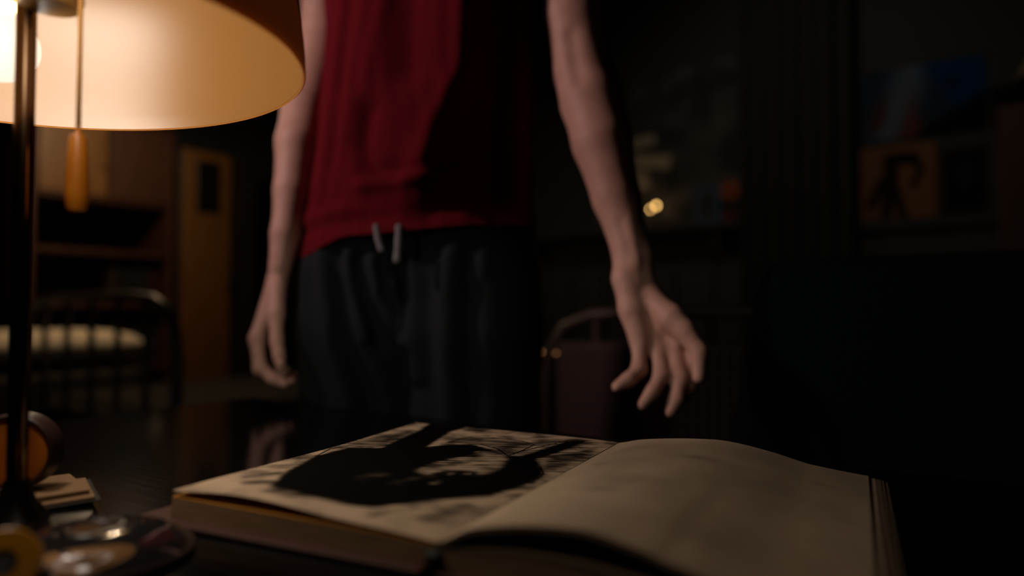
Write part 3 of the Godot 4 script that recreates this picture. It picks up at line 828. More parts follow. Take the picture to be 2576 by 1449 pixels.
func build_sketchbook() -> void:
	var bk := thing("sketchbook", "open sketchbook with a dark charcoal portrait on its left page and a blank right page", "book", Vector3(0.0294, DESK_Y, -0.5312), -0.4503)
	var hw := BOOK_H / 2
	# z from -hw (far) to +hw (near); x < 0 is the left page
	var left_w := func(t: float) -> float: return lerpf(0.2243, 0.201, t)
	var edge_tex := noise_img(128, Vector2(4, 70), Color(0.42, 0.33, 0.24), Color(0.82, 0.7, 0.54), 31, 0.8)
	var em := mat("page_edges", Color.WHITE, 0.9)
	em.albedo_texture = edge_tex
	em.uv1_scale = Vector3(1, 0.6, 1)
	# covers and spine
	put("cover", box(Vector3(0.226, 0.0034, BOOK_H + 0.016), Vector3(-0.117, 0.0019, 0.001), 0.001), M.cover_brown, bk)
	put("cover", box(Vector3(0.212, 0.0014, BOOK_H + 0.008), Vector3(0.109, 0.0009, 0.001), 0.0005), M.cover_brown, bk)
	put("spine", box(Vector3(0.012, 0.012, BOOK_H + 0.004), Vector3(-0.001, 0.0065, 0.001), 0.003), M.spine_black, bk)
	# left block of pages
	var lt := func(a: float, t: float) -> Vector3: return Vector3(-left_w.call(t) * a - 0.001, lerpf(0.0150, 0.0168, a) - 0.0015 * pow(1.0 - a, 8.0), lerpf(-hw, hw, t))
	var lb := func(a: float, t: float) -> Vector3: return Vector3(-left_w.call(t) * a * 0.995 - 0.004, 0.0037, lerpf(-hw, hw, t) * 0.997)
	var st := st_new()
	add_leaf(st, 24, 24, func(a, t): return lt.call(1.0 - a, t), func(a, t): return lb.call(1.0 - a, t))
	put("page_block", done(st), em, bk)
	# second sheet (ochre paints the glow through the page) and the drawn top sheet
	var lift := func(a: float, t: float) -> float: return (0.0008 + 0.0082 * pow(sin(clampf(a * 1.02, 0.0, 1.0) * PI), 1.2) * (0.25 + 0.75 * smoothstep(0.25, 0.85, a)) + 0.0022 * smoothstep(0.6, 1.0, a)) * smoothstep(0.35, 1.0, t)
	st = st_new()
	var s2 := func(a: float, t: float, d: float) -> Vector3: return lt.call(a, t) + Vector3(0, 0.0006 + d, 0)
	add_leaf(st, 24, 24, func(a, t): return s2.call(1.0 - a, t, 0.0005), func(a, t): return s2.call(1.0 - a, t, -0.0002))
	put("page", done(st), M.paper_ochre_glow, bk)
	st = st_new()
	var s1 := func(a: float, t: float, d: float) -> Vector3: return lt.call(a, t) + Vector3(0.001 * (1.0 - a), 0.0016 + d + lift.call(a, t), 0)
	add_leaf(st, 40, 40, func(a, t): return s1.call(1.0 - a, t, 0.0004), func(a, t): return s1.call(1.0 - a, t, -0.0001))
	var dm := mat("drawing", Color.WHITE, 0.9)
	dm.albedo_texture = charcoal()
	dm.metallic_specular = 0.15
	var pg := put("page", done(st), dm, bk)
	pg.set_meta("label", "page with a charcoal portrait")
	# right side: lower stack, some loose sheets, and the lifted blank sheets
	var right := func(w: float, a: float, t: float, far: Array, near: Array, d: float) -> Vector3:
		var x := a * w
		var y: float = lerpf(lerp_table(far, x), lerp_table(near, x), smoothstep(0.0, 1.0, t))
		return Vector3(x + 0.001, y + d, lerpf(-hw, hw, t))
	var low := [Vector2(0, 0.0125), Vector2(0.03, 0.0155), Vector2(0.07, 0.0160), Vector2(0.12, 0.0115), Vector2(0.17, 0.0075), Vector2(0.21, 0.0045), Vector2(0.24, 0.003)]
	st = st_new()
	add_leaf(st, 24, 24, func(a, t): return right.call(0.209, a, t, low, low, -0.0012), func(a, t): return Vector3(0.006 + a * 0.2, 0.0017, lerpf(-hw, hw, t) * 0.997))
	put("page_block", done(st), em, bk)
	var far := [Vector2(0, 0.0150), Vector2(0.02, 0.0195), Vector2(0.045, 0.0225), Vector2(0.075, 0.0245), Vector2(0.1, 0.0242), Vector2(0.135, 0.0182), Vector2(0.165, 0.0105), Vector2(0.21, 0.0050), Vector2(0.24, 0.003)]
	var near := [Vector2(0, 0.0160), Vector2(0.02, 0.0255), Vector2(0.049, 0.0312), Vector2(0.081, 0.0335), Vector2(0.101, 0.0303), Vector2(0.122, 0.0245), Vector2(0.165, 0.0130), Vector2(0.21, 0.0065), Vector2(0.24, 0.0035)]
	rng.seed = 9
	for k in 6:
		var g := k / 6.0
		var w := 0.214 + 0.0014 * (6 - k) + rng.randf_range(-0.001, 0.001)
		var fk := []
		var nk := []
		for i in far.size():
			fk.append(Vector2(far[i].x, lerpf(lerp_table(low, far[i].x), far[i].y, 0.08 + 0.2 * g) if k < 4 else far[i].y - 0.0009 * (6 - k)))
			nk.append(Vector2(near[i].x, lerpf(lerp_table(low, near[i].x), near[i].y, 0.05 + 0.22 * g) if k < 4 else near[i].y - 0.0009 * (6 - k)))
		st = st_new()
		add_leaf(st, 30, 16, func(a, t): return right.call(w, a, t, fk, nk, -0.0004 * (5 - k)), func(a, t): return right.call(w, a, t, fk, nk, -0.0004 * (5 - k) - 0.0003))
		put("page", done(st), M.paper_dark if k < 4 else M.paper, bk)
	st = st_new()
	add_leaf(st, 48, 24, func(a, t): return right.call(0.2095, a, t, far, near, 0.0004), func(a, t): return right.call(0.2095, a, t, far, near, 0.0))
	var bm := mat("blank_page", Color.WHITE, 0.9)
	bm.albedo_texture = smudged()
	var bp := put("page", done(st), bm, bk)
	bp.set_meta("label", "blank cream page with faint grey smudges")

func smudged() -> ImageTexture:
	var n := FastNoiseLite.new()
	n.seed = 77
	n.frequency = 0.012
	n.fractal_octaves = 5
	var im := Image.create(256, 384, false, Image.FORMAT_RGB8)
	var dirt := [[0.28, 0.72, 0.05, 0.012, 0.22], [0.45, 0.28, 0.09, 0.03, 0.12], [0.12, 0.4, 0.03, 0.02, 0.1], [0.34, 0.6, 0.12, 0.06, 0.08], [0.62, 0.85, 0.1, 0.05, 0.1], [0.85, 0.2, 0.05, 0.015, 0.12]]
	for y in 384:
		for x in 256:
			var q := Vector2(x / 256.0, y / 384.0)
			var v := 0.93 + 0.09 * n.get_noise_2d(x, y * 0.7)
			for d in dirt:
				v -= d[4] * exp(-pow((q.x - d[0]) / d[2], 2.0) - pow((q.y - d[1]) / d[3], 2.0))
			im.set_pixel(x, y, Color(0.86 * v, 0.775 * v, 0.665 * v))
	return ImageTexture.create_from_image(im)

# the charcoal portrait: soft-edged dark shapes and strokes on cream paper; u from the outer edge (0) to the gutter (1), v from the far edge (0) down
func charcoal() -> ImageTexture:
	var W := 448
	var H := 640
	var shapes := [
		[0.97, 2, [0.303, 0.918, 0.171, 0.775, 0.059, 0.583, 0.071, 0.446, 0.193, 0.412, 0.149, 0.268, 0.131, 0.147, 0.068, -0.015, 0.272, 0.0, 0.263, 0.099, 0.314, 0.256, 0.349, 0.348, 0.401, 0.277, 0.488, 0.244, 0.615, 0.290, 0.713, 0.334, 0.758, 0.322, 0.777, 0.275, 0.810, 0.078, 0.879, 0.02, 0.862, 0.226, 0.833, 0.336, 0.890, 0.401, 0.950, 0.471, 0.964, 0.562, 0.920, 0.712, 0.868, 0.746, 0.765, 0.841, 0.698, 0.910, 0.584, 0.924, 0.460, 0.927]],
		[-0.82, 3, [0.542, 0.612, 0.531, 0.505, 0.546, 0.436, 0.572, 0.370, 0.570, 0.313, 0.646, 0.308, 0.725, 0.351, 0.780, 0.468, 0.788, 0.538, 0.751, 0.571, 0.680, 0.598, 0.636, 0.638]],
		[-0.34, 4, [0.566, 0.744, 0.575, 0.691, 0.609, 0.626, 0.616, 0.684, 0.605, 0.744]],
		[-0.2, 4, [0.424, 0.721, 0.437, 0.671, 0.508, 0.657, 0.518, 0.730, 0.468, 0.774]],
		[-0.45, 2, [0.673, 0.694, 0.691, 0.646, 0.707, 0.672, 0.695, 0.701]],
		[0.78, 3, [0.499, 0.421, 0.504, 0.332, 0.619, 0.352, 0.626, 0.394, 0.566, 0.406]],
		[0.85, 2, [0.612, 0.629, 0.627, 0.566, 0.682, 0.545, 0.741, 0.54, 0.762, 0.566, 0.737, 0.611, 0.674, 0.63]],
		[-0.6, 1, [0.655, 0.59, 0.675, 0.575, 0.69, 0.583, 0.672, 0.6]],
		[-0.65, 1, [0.705, 0.563, 0.73, 0.556, 0.735, 0.572, 0.712, 0.58]],
		[0.42, 3, [0.375, 0.247, 0.384, 0.188, 0.475, 0.126, 0.625, 0.126, 0.718, 0.164, 0.721, 0.267, 0.707, 0.325, 0.590, 0.257, 0.476, 0.229]],
		[0.6, 3, [0.711, 0.953, 0.756, 0.898, 0.748, 0.955]],
		[0.5, 4, [0.855, 0.923, 0.873, 0.851, 0.922, 0.784, 0.931, 0.843, 0.908, 0.918]],
		[0.45, 4, [0.016, 0.421, 0.031, 0.238, 0.104, 0.133, 0.149, 0.268, 0.160, 0.380]],
		[0.6, 3, [0.863, 0.282, 0.942, 0.166, 0.957, 0.100, 0.978, 0.291, 0.962, 0.397, 0.914, 0.416]],
		[0.4, 4, [0.684, 0.104, 0.814, 0.022, 0.958, 0.035, 0.874, 0.131, 0.764, 0.203]],
		[0.6, 3, [0.28, 0.0, 0.42, 0.0, 0.4, 0.05, 0.3, 0.06]],
		[0.5, 2, [0.059, 0.842, 0.155, 0.781, 0.188, 0.805, 0.101, 0.869]],
		[0.6, 2, [0.144, 0.903, 0.249, 0.861, 0.279, 0.882, 0.187, 0.918]],
		[0.55, 2, [0.293, 0.951, 0.342, 0.914, 0.499, 0.932, 0.436, 0.957]],
	]
	var lines := [
		[0.85, 0.0045, [0.375, 0.247, 0.384, 0.188, 0.475, 0.126, 0.625, 0.126, 0.718, 0.164, 0.721, 0.267, 0.713, 0.334, 0.611, 0.261, 0.517, 0.233]],
		[0.8, 0.005, [0.713, 0.334, 0.721, 0.267, 0.775, 0.137, 0.808, 0.044]],
		[0.9, 0.004, [0.964, 0.562, 0.950, 0.471, 0.890, 0.401]],
		[0.6, 0.004, [0.110, 0.874, 0.135, 0.821, 0.176, 0.796]],
		[0.7, 0.005, [0.059, 0.583, 0.01, 0.479, 0.045, 0.423, 0.151, 0.409]],
		[0.5, 0.003, [0.02, 0.75, 0.12, 0.68, 0.2, 0.66]],
		[0.5, 0.003, [0.03, 0.83, 0.13, 0.74, 0.2, 0.72]],
	]
	var dark := PackedFloat32Array()
	dark.resize(W * H)
	for s in shapes:
		var poly := PackedVector2Array()
		for k in range(0, s[2].size(), 2):
			poly.append(Vector2(s[2][k] * W, s[2][k + 1] * H))
		var lay := fill_soft(poly, W, H, s[1] * 2)
		for i in W * H:
			if lay[i] > 0.0:
				if s[0] > 0:
					dark[i] = maxf(dark[i], dark[i] + (1.0 - dark[i]) * s[0] * lay[i])
				else:
					dark[i] *= 1.0 + s[0] * lay[i]
	for l in lines:
		for k in range(0, l[2].size() - 2, 2):
			var a := Vector2(l[2][k] * W, l[2][k + 1] * H)
			var b := Vector2(l[2][k + 2] * W, l[2][k + 3] * H)
			var n := int(a.distance_to(b))
			var r: float = l[1] * W
			for i in n + 1:
				var c := a.lerp(b, float(i) / maxf(n, 1))
				for y in range(maxi(0, int(c.y - r - 1)), mini(H, int(c.y + r + 2))):
					for x in range(maxi(0, int(c.x - r - 1)), mini(W, int(c.x + r + 2))):
						var e := clampf(r + 0.5 - Vector2(x, y).distance_to(c), 0.0, 1.0)
						dark[y * W + x] = maxf(dark[y * W + x], e * l[0])
	# hatching: streaks along the diagonal, and paper grain
	var n1 := FastNoiseLite.new()
	n1.seed = 41
	n1.frequency = 1.0
	n1.fractal_octaves = 3
	var n2 := FastNoiseLite.new()
	n2.seed = 42
	n2.frequency = 0.012
	var im := Image.create(W, H, false, Image.FORMAT_RGB8)
	for y in H:
		for x in W:
			var a := (x * 0.87 - y * 0.5)
			var c := (x * 0.5 + y * 0.87)
			var streak := n1.get_noise_2d(a * 0.012, c * 0.16)
			var wide := n2.get_noise_2d(x, y)
			var d := dark[y * W + x]
			var hatch := clampf(0.22 + 0.9 * wide + 0.9 * streak, 0.0, 1.0) * 0.72
			var edge := 1.0 - absf(2.0 * d - 1.0)
			d = clampf(d + edge * streak * 0.9, 0.0, 1.0)
			d = d + (1.0 - d) * hatch * (0.35 + 0.65 * (1.0 - smoothstep(0.6, 1.0, float(y) / H)))
			var paper := Color(0.84, 0.75, 0.645)
			im.set_pixel(x, y, paper.lerp(Color(0.03, 0.027, 0.024), clampf(d * 1.06, 0.0, 1.0)))
	return ImageTexture.create_from_image(im)

func fill_soft(poly: PackedVector2Array, W: int, H: int, r: int) -> PackedFloat32Array:
	var lay := PackedFloat32Array()
	lay.resize(W * H)
	for y in H:
		var xs := []
		for k in poly.size():
			var a := poly[k]
			var b := poly[(k + 1) % poly.size()]
			if (a.y <= y) != (b.y <= y):
				xs.append(a.x + (y - a.y) / (b.y - a.y) * (b.x - a.x))
		xs.sort()
		for k in range(0, xs.size() - 1, 2):
			for x in range(maxi(0, int(xs[k])), mini(W, int(xs[k + 1]) + 1)):
				lay[y * W + x] = 1.0
	# box blur, running sums, twice in each direction
	for pass_ in 2:
		for y in H:
			var row := PackedFloat32Array()
			row.resize(W + 1)
			for x in W:
				row[x + 1] = row[x] + lay[y * W + x]
			if row[W] == 0.0:
				continue
			for x in W:
				var a := maxi(0, x - r)
				var b := mini(W, x + r + 1)
				lay[y * W + x] = (row[b] - row[a]) / (b - a)
		for x in W:
			var col := PackedFloat32Array()
			col.resize(H + 1)
			for y in H:
				col[y + 1] = col[y] + lay[y * W + x]
			if col[H] == 0.0:
				continue
			for y in H:
				var a := maxi(0, y - r)
				var b := mini(H, y + r + 1)
				lay[y * W + x] = (col[b] - col[a]) / (b - a)
	return lay

# ------------------------------------------------------------------ small things on the desk

func build_desk_things() -> void:
	# two small worn notebooks under the round box
	var turn := 0.62
	var nb := thing("notebook", "lower of two small worn notebooks under the round box, its dark cover sticking out", "notebook", Vector3(-0.352, DESK_Y + 0.0046, -0.505), turn)
	put("cover", box(Vector3(0.105, 0.0012, 0.075), Vector3(0, 0.001, 0), 0.0004, Basis(Vector3(0, 0, 1), 0.03)), M.spine_black, nb)
	for k in 3:
		put("page", box(Vector3(0.098 - 0.002 * k, 0.0007, 0.07), Vector3(0.001 * k, 0.0019 + 0.0008 * k, 0.001), 0.0002, Basis(Vector3(0, 0, 1), 0.03)), M.paper_worn, nb)
	var nb2 := thing("notebook", "upper of two small worn notebooks, with tan page edges, right under the round box", "notebook", Vector3(-0.356, DESK_Y + 0.0086, -0.505), turn + 0.12)
	for k in 4:
		put("page", box(Vector3(0.092, 0.0008, 0.066), Vector3(0.0006 * (k % 2), 0.0006 + 0.0008 * k, 0), 0.0002), M.paper_worn if k % 2 else M.paper_dark, nb2)
	put("cover", box(Vector3(0.093, 0.0009, 0.067), Vector3(0, 0.0038, 0), 0.0003), M.paper_worn, nb2)
	# round box on its edge: dark rim, amber face
	var rb := thing("round_box", "round box with dark leather rim and amber face, on edge behind the lamp post", "box", Vector3(-0.351, DESK_Y + 0.0402, -0.507))
	var face := Vector3(0.20, 0.06, 0.97).normalized()
	var x := face.cross(Vector3.UP).normalized()
	var bs := Basis(x, face, x.cross(face))
	put("rim", lathe([Vector2(0, -0.017), Vector2(0.0255, -0.017), Vector2(0.0270, -0.015), Vector2(0.0270, 0.005), Vector2(0.0255, 0.007), Vector2(0.0242, 0.006), Vector2(0.0242, -0.002), Vector2(0, -0.002)], 48, Vector3.ZERO, bs), M.leather_rim, rb)
	put("face", lathe([Vector2(0.0241, -0.001), Vector2(0.024, 0.0015), Vector2(0.02, 0.003), Vector2(0, 0.0035)], 48, Vector3.ZERO, bs), M.amber, rb)
	# yellow tape roll standing on edge at the front
	var tr := thing("tape_roll", "small roll of yellow tape standing on edge in the near left corner", "tape", Vector3(-0.2475, DESK_Y + 0.0163, -0.353))
	var tf := Vector3(0.42, 0.4, 0.85).normalized()
	var tx := tf.cross(Vector3.UP).normalized()
	var tb := Basis(tx, tf, tx.cross(tf))
	put("tape", lathe([Vector2(0.006, -0.006), Vector2(0.0155, -0.006), Vector2(0.016, -0.0055), Vector2(0.016, 0.0055), Vector2(0.0155, 0.006), Vector2(0.006, 0.006)], 40, Vector3.ZERO, tb), M.yellow_tape, tr)
	put("core", lathe([Vector2(0.0062, 0.0062), Vector2(0.0045, 0.0055), Vector2(0.0045, -0.0055), Vector2(0.0062, -0.0062), Vector2(0.0062, 0.0062)], 24, Vector3.ZERO, tb), M.leather_rim, tr)
	# a low domed dish of dark glass, upside down
	var cd := thing("glass_dish", "low upturned round dish of dark mirrored glass lying in front of the lamp", "dish", Vector3(-0.2360, DESK_Y + 0.0005, -0.4080))
	var dome := [Vector2(0, 0), Vector2(0.050, 0)]
	for k in 25:
		var q := 1.0 - k / 24.0
		dome.append(Vector2(0.0515 * q, 0.004 + 0.013 * (1.0 - pow(q, 4.0))))
	dome[-1].x = 0.0
	put("bowl", lathe(dome, 96), M.disc, cd)
	put("foot_ring", lathe([Vector2(0.016, 0.0165), Vector2(0.018, 0.0172), Vector2(0.0165, 0.018), Vector2(0.0145, 0.018), Vector2(0.0135, 0.0172), Vector2(0.0145, 0.0165)], 64), M.lamp_black, cd)
	put("rim", lathe([Vector2(0.0505, 0.0), Vector2(0.0523, 0.0006), Vector2(0.0528, 0.0022), Vector2(0.0519, 0.0042), Vector2(0.0505, 0.0045)], 96), M.disc_clear, cd)

# ------------------------------------------------------------------ the person

# bones: [ax, ay, az, bx, by, bz, ra, rb]; smooth union, meshed as surface nets and appended to the arrays
func add_flesh(out: Array, bones: Array, cell: float, k: float) -> void:
	var lo := Vector3.INF
	var hi := -Vector3.INF
	for b in bones:
		for e in [0, 3]:
			var p := Vector3(b[e], b[e + 1], b[e + 2])
			var r: float = maxf(b[6], b[7]) + k * 3 + cell * 3
			lo = lo.min(p - Vector3.ONE * r)
			hi = hi.max(p + Vector3.ONE * r)
	var nx := int((hi.x - lo.x) / cell) + 2
	var ny := int((hi.y - lo.y) / cell) + 2
	var nz := int((hi.z - lo.z) / cell) + 2
	var acc := PackedFloat32Array()
	acc.resize(nx * ny * nz)
	var touched := PackedInt32Array()
	for b in bones:
		var p0 := Vector3(b[0], b[1], b[2])
		var p1 := Vector3(b[3], b[4], b[5])
		var steps := maxi(1, int(p0.distance_to(p1) / (maxf(b[6], b[7]) * 1.5)))
		var d0 := p1 - p0
		var len2 := maxf(d0.length_squared(), 1e-9)
		var seen := {}
		var use_seen := steps > 1
		for s in steps:
			var a := p0.lerp(p1, float(s) / steps)
			var c := p0.lerp(p1, float(s + 1) / steps)
			var r: float = maxf(b[6], b[7]) + k * 3 + cell
			var i0 := Vector3i((a.min(c) - Vector3.ONE * r - lo) / cell)
			var i1 := Vector3i((a.max(c) + Vector3.ONE * r - lo) / cell) + Vector3i.ONE
			for z in range(i0.z, i1.z + 1):
				for y in range(i0.y, i1.y + 1):
					var row := (z * ny + y) * nx
					for x in range(i0.x, i1.x + 1):
						var id := row + x
						if use_seen:
							if seen.has(id): continue
							seen[id] = true
						var p := lo + Vector3(x, y, z) * cell
						var t := clampf((p - p0).dot(d0) / len2, 0.0, 1.0)
						var d := p.distance_to(p0 + d0 * t) - lerpf(b[6], b[7], t)
						if d > k * 3 + cell: continue
						if acc[id] == 0.0: touched.append(id)
						acc[id] += exp(clampf(-d / k, -8.0, 30.0))
	# value > 0 inside: log(acc)
	var val := func(id: int) -> float:
		return -4.0 if acc[id] < 0.0183 else minf(log(acc[id]), 6.0)
	var cells := {}
	var offs := [0, 1, nx, nx + 1, nx * ny, nx * ny + 1, nx * ny + nx, nx * ny + nx + 1]
	var verts: PackedVector3Array = out[0]
	var idx: PackedInt32Array = out[1]
	var edges := [[0, 1], [2, 3], [4, 5], [6, 7], [0, 2], [1, 3], [4, 6], [5, 7], [0, 4], [1, 5], [2, 6], [3, 7]]
	var corner := []
	for c in 8:
		corner.append(Vector3(c & 1, (c >> 1) & 1, (c >> 2) & 1))
	var candidates := {}
	for id in touched:
		var inside: bool = acc[id] > 1.0
		var edge := false
		for o in [1, -1, nx, -nx, nx * ny, -nx * ny]:
			if (acc[id + o] > 1.0) != inside:
				edge = true
				break
		if edge:
			for o in offs:
				candidates[id - o] = true
	for id in candidates:
		var v := []
		var n := 0
		for c in 8:
			v.append(val.call(id + offs[c]))
			if v[c] > 0.0: n += 1
		if n == 0 or n == 8: continue
		var sum := Vector3.ZERO
		var m := 0
		for e in edges:
			var a: float = v[e[0]]
			var b: float = v[e[1]]
			if (a > 0.0) != (b > 0.0):
				sum += (corner[e[0]] as Vector3).lerp(corner[e[1]], a / (a - b))
				m += 1
		var x: int = id % nx
		var y: int = (id / nx) % ny
		var z: int = id / (nx * ny)
		cells[id] = verts.size()
		verts.append(lo + (Vector3(x, y, z) + sum / m) * cell)
	for id in cells:
		var ins: bool = acc[id] > 1.0
		# the three edges that start at this cell's first corner
		for ax in 3:
			var step: int = [1, nx, nx * ny][ax]
			if (acc[id + step] > 1.0) == ins: continue
			var s1: int = [nx, nx * ny, 1][ax]
			var s2: int = [nx * ny, 1, nx][ax]
			if not (cells.has(id - s1) and cells.has(id - s2) and cells.has(id - s1 - s2)): continue
			var q := [cells[id], cells[id - s1], cells[id - s1 - s2], cells[id - s2]]
			if not ins: q.reverse()
			# outside lies along +axis when this corner is inside
			idx.append_array([q[0], q[2], q[1], q[0], q[3], q[2]])
	out[0] = verts
	out[1] = idx

func flesh_mesh(out: Array, relax := 2, moved = null) -> ArrayMesh:
	var verts: PackedVector3Array = out[0]
	var idx: PackedInt32Array = out[1]
	for r in relax:
		var sum := PackedVector3Array()
		sum.resize(verts.size())
		var cnt := PackedInt32Array()
		cnt.resize(verts.size())
		for t in range(0, idx.size(), 3):
			for e in 3:
				var a := idx[t + e]
				var b := idx[t + (e + 1) % 3]
				sum[a] += verts[b]
				cnt[a] += 1
				sum[b] += verts[a]
				cnt[b] += 1
		for i in verts.size():
			if cnt[i] > 0:
				verts[i] = verts[i].lerp(sum[i] / cnt[i], 0.5)
	for round_ in (2 if moved != null else 1):
		var nor := PackedVector3Array()
		nor.resize(verts.size())
		for t in range(0, idx.size(), 3):
			var n := (verts[idx[t + 2]] - verts[idx[t]]).cross(verts[idx[t + 1]] - verts[idx[t]])
			for e in 3:
				nor[idx[t + e]] += n
		for i in nor.size():
			nor[i] = nor[i].normalized()
		if moved != null and round_ == 0:
			for i in verts.size():
				verts[i] += nor[i] * moved.call(verts[i], nor[i])
		else:
			var arr := []
			arr.resize(Mesh.ARRAY_MAX)
			arr[Mesh.ARRAY_VERTEX] = verts
			arr[Mesh.ARRAY_NORMAL] = nor
			arr[Mesh.ARRAY_INDEX] = idx
			var am := ArrayMesh.new()
			am.add_surface_from_arrays(Mesh.PRIMITIVE_TRIANGLES, arr)
			return am
	return null

# a chain of joints [x, y, z, r] into bones
func chain(bones: Array, joints: Array) -> void:
	for k in joints.size() - 1:
		var a: Array = joints[k]
		var b: Array = joints[k + 1]
		bones.append([a[0], a[1], a[2], b[0], b[1], b[2], a[3], b[3]])

const PERSON := Vector3(-0.15, 0, -1.14)
const YAW := 0.30

# soft ridges and hollows in cloth: [amplitude, width, x, y, x, y, ...] in metres across and up
func folds(list: Array, x: float, y: float) -> float:
	var q := Vector2(x, y)
	var total := 0.0
	for f in list:
		var w: float = f[1]
		var best := 1e9
		for k in range(2, f.size() - 3, 2):
			var a := Vector2(f[k], f[k + 1])
			var b := Vector2(f[k + 2], f[k + 3])
			var c := Geometry2D.get_closest_point_to_segment(q, a, b)
			best = minf(best, c.distance_squared_to(q))
		total += f[0] * exp(-best / (w * w))
	return total

func build_person() -> void:
	var p := thing("person", "person standing behind the desk in dark red shirt and grey sweatpants, one hand reaching out", "person", Vector3.ZERO)
	var out := [PackedVector3Array(), PackedInt32Array()]
	# left arm (right in the picture), held a little forward with the palm turned to the front
	var b := []
	chain(b, [[0.03, 1.5676, -1.13, 0.055], [0.084, 1.4274, -1.085, 0.052], [0.0945, 1.317, -1.06, 0.0465], [0.1070, 1.232, -1.05, 0.0445], [0.1170, 1.183, -1.033, 0.0455], [0.1285, 1.118, -1.01, 0.042], [0.1450, 1.035, -0.99, 0.0325], [0.1577, 0.9718, -0.97, 0.024]])
	chain(b, [[0.150, 1.03, -0.995, 0.024], [0.1548, 0.9552, -0.965, 0.0175], [0.1515, 0.9225, -0.955, 0.0175]])
	chain(b, [[0.150, 1.03, -0.995, 0.024], [0.1730, 0.9552, -0.965, 0.0175], [0.1742, 0.9225, -0.955, 0.0165]])
	chain(b, [[0.1500, 0.9222, -0.950, 0.0165], [0.1576, 0.8800, -0.940, 0.0170], [0.1640, 0.8439, -0.930, 0.0125]])
	chain(b, [[0.1603, 0.9118, -0.955, 0.0145], [0.1651, 0.8349, -0.925, 0.0100]])
	chain(b, [[0.1683, 0.9118, -0.957, 0.0145], [0.1882, 0.8298, -0.927, 0.0100]])
	chain(b, [[0.1736, 0.9118, -0.957, 0.0145], [0.2098, 0.8349, -0.927, 0.0100]])
	chain(b, [[0.1773, 0.9118, -0.955, 0.0145], [0.2299, 0.8482, -0.925, 0.0100]])
	chain(b, [[0.1780, 0.9000, -0.945, 0.0130], [0.2042, 0.8700, -0.918, 0.0165], [0.2179, 0.8539, -0.908, 0.0140]])
	chain(b, [[0.2179, 0.8539, -0.905, 0.0132], [0.2330, 0.8279, -0.893, 0.0108], [0.2290, 0.7967, -0.880, 0.0082]])
	chain(b, [[0.1646, 0.8328, -0.925, 0.0096], [0.1606, 0.8045, -0.908, 0.0090], [0.1450, 0.7935, -0.893, 0.0084], [0.1295, 0.7850, -0.888, 0.0076]])
	chain(b, [[0.1882, 0.8277, -0.925, 0.0096], [0.1874, 0.7978, -0.900, 0.0088], [0.1736, 0.7795, -0.886, 0.0082], [0.1605, 0.7640, -0.882, 0.0075]])
	chain(b, [[0.2098, 0.8328, -0.925, 0.0098], [0.2103, 0.7928, -0.900, 0.0091], [0.2029, 0.7698, -0.886, 0.0085], [0.1942, 0.7545, -0.882, 0.0077]])
	chain(b, [[0.2298, 0.8451, -0.928, 0.0098], [0.2316, 0.8123, -0.915, 0.0090], [0.2240, 0.7835, -0.905, 0.0084], [0.2160, 0.7689, -0.902, 0.0077]])
	# tendons at the wrist
	chain(b, [[0.1560, 1.00, -0.957, 0.006], [0.1625, 0.945, -0.943, 0.005], [0.165, 0.915, -0.938, 0.004]])
	add_flesh(out, b, 0.0036, 0.0030)
	# right arm (left in the picture), hanging, hand loosely curled
	b = []
	chain(b, [[-0.300, 1.5667, -1.22, 0.055], [-0.318, 1.4517, -1.235, 0.048], [-0.325, 1.365, -1.235, 0.043], [-0.334, 1.289, -1.215, 0.041], [-0.3396, 1.2178, -1.18, 0.041], [-0.3433, 1.1500, -1.15, 0.0375], [-0.3469, 1.0691, -1.13, 0.0295], [-0.3515, 0.9974, -1.11, 0.0225], [-0.3562, 0.9473, -1.10, 0.0178]])
	chain(b, [[-0.358, 1.0, -1.125, 0.02], [-0.3620, 0.9614, -1.125, 0.0165], [-0.3640, 0.9298, -1.12, 0.0155]])
	chain(b, [[-0.3584, 0.9289, -1.100, 0.0145], [-0.3816, 0.8395, -1.075, 0.0108]])
	chain(b, [[-0.3629, 0.9294, -1.110, 0.0145], [-0.3911, 0.8363, -1.095, 0.0108]])
	chain(b, [[-0.3662, 0.9298, -1.120, 0.0145], [-0.3951, 0.8368, -1.113, 0.0105]])
	chain(b, [[-0.3666, 0.9300, -1.125, 0.0145], [-0.3961, 0.8412, -1.130, 0.0100]])
	chain(b, [[-0.3816, 0.8395, -1.075, 0.0106], [-0.3728, 0.7945, -1.065, 0.0090], [-0.3533, 0.7785, -1.060, 0.0083], [-0.3350, 0.7711, -1.058, 0.0074]])
	chain(b, [[-0.3911, 0.8363, -1.095, 0.0106], [-0.3833, 0.7897, -1.088, 0.0090], [-0.3561, 0.7733, -1.083, 0.0083], [-0.3330, 0.7734, -1.082, 0.0074]])
	chain(b, [[-0.3951, 0.8368, -1.113, 0.0100], [-0.3879, 0.7892, -1.110, 0.0088], [-0.3597, 0.7760, -1.107, 0.0081], [-0.3362, 0.7798, -1.106, 0.0073]])
	chain(b, [[-0.3961, 0.8412, -1.130, 0.0094], [-0.3897, 0.8020, -1.130, 0.0082], [-0.3695, 0.7866, -1.129, 0.0075], [-0.3524, 0.7867, -1.128, 0.0067]])
	chain(b, [[-0.3563, 0.9163, -1.090, 0.0138], [-0.3517, 0.8741, -1.070, 0.0128], [-0.3467, 0.8331, -1.058, 0.0098], [-0.3411, 0.8130, -1.052, 0.0087], [-0.3373, 0.7957, -1.050, 0.0076]])
	add_flesh(out, b, 0.0036, 0.0030)
	# trunk, neck, head, legs and feet, under the clothes or above the picture
	b = []
	var side := Vector3(cos(YAW), 0, sin(YAW))
	var fwd := Vector3(-sin(YAW), 0, cos(YAW))
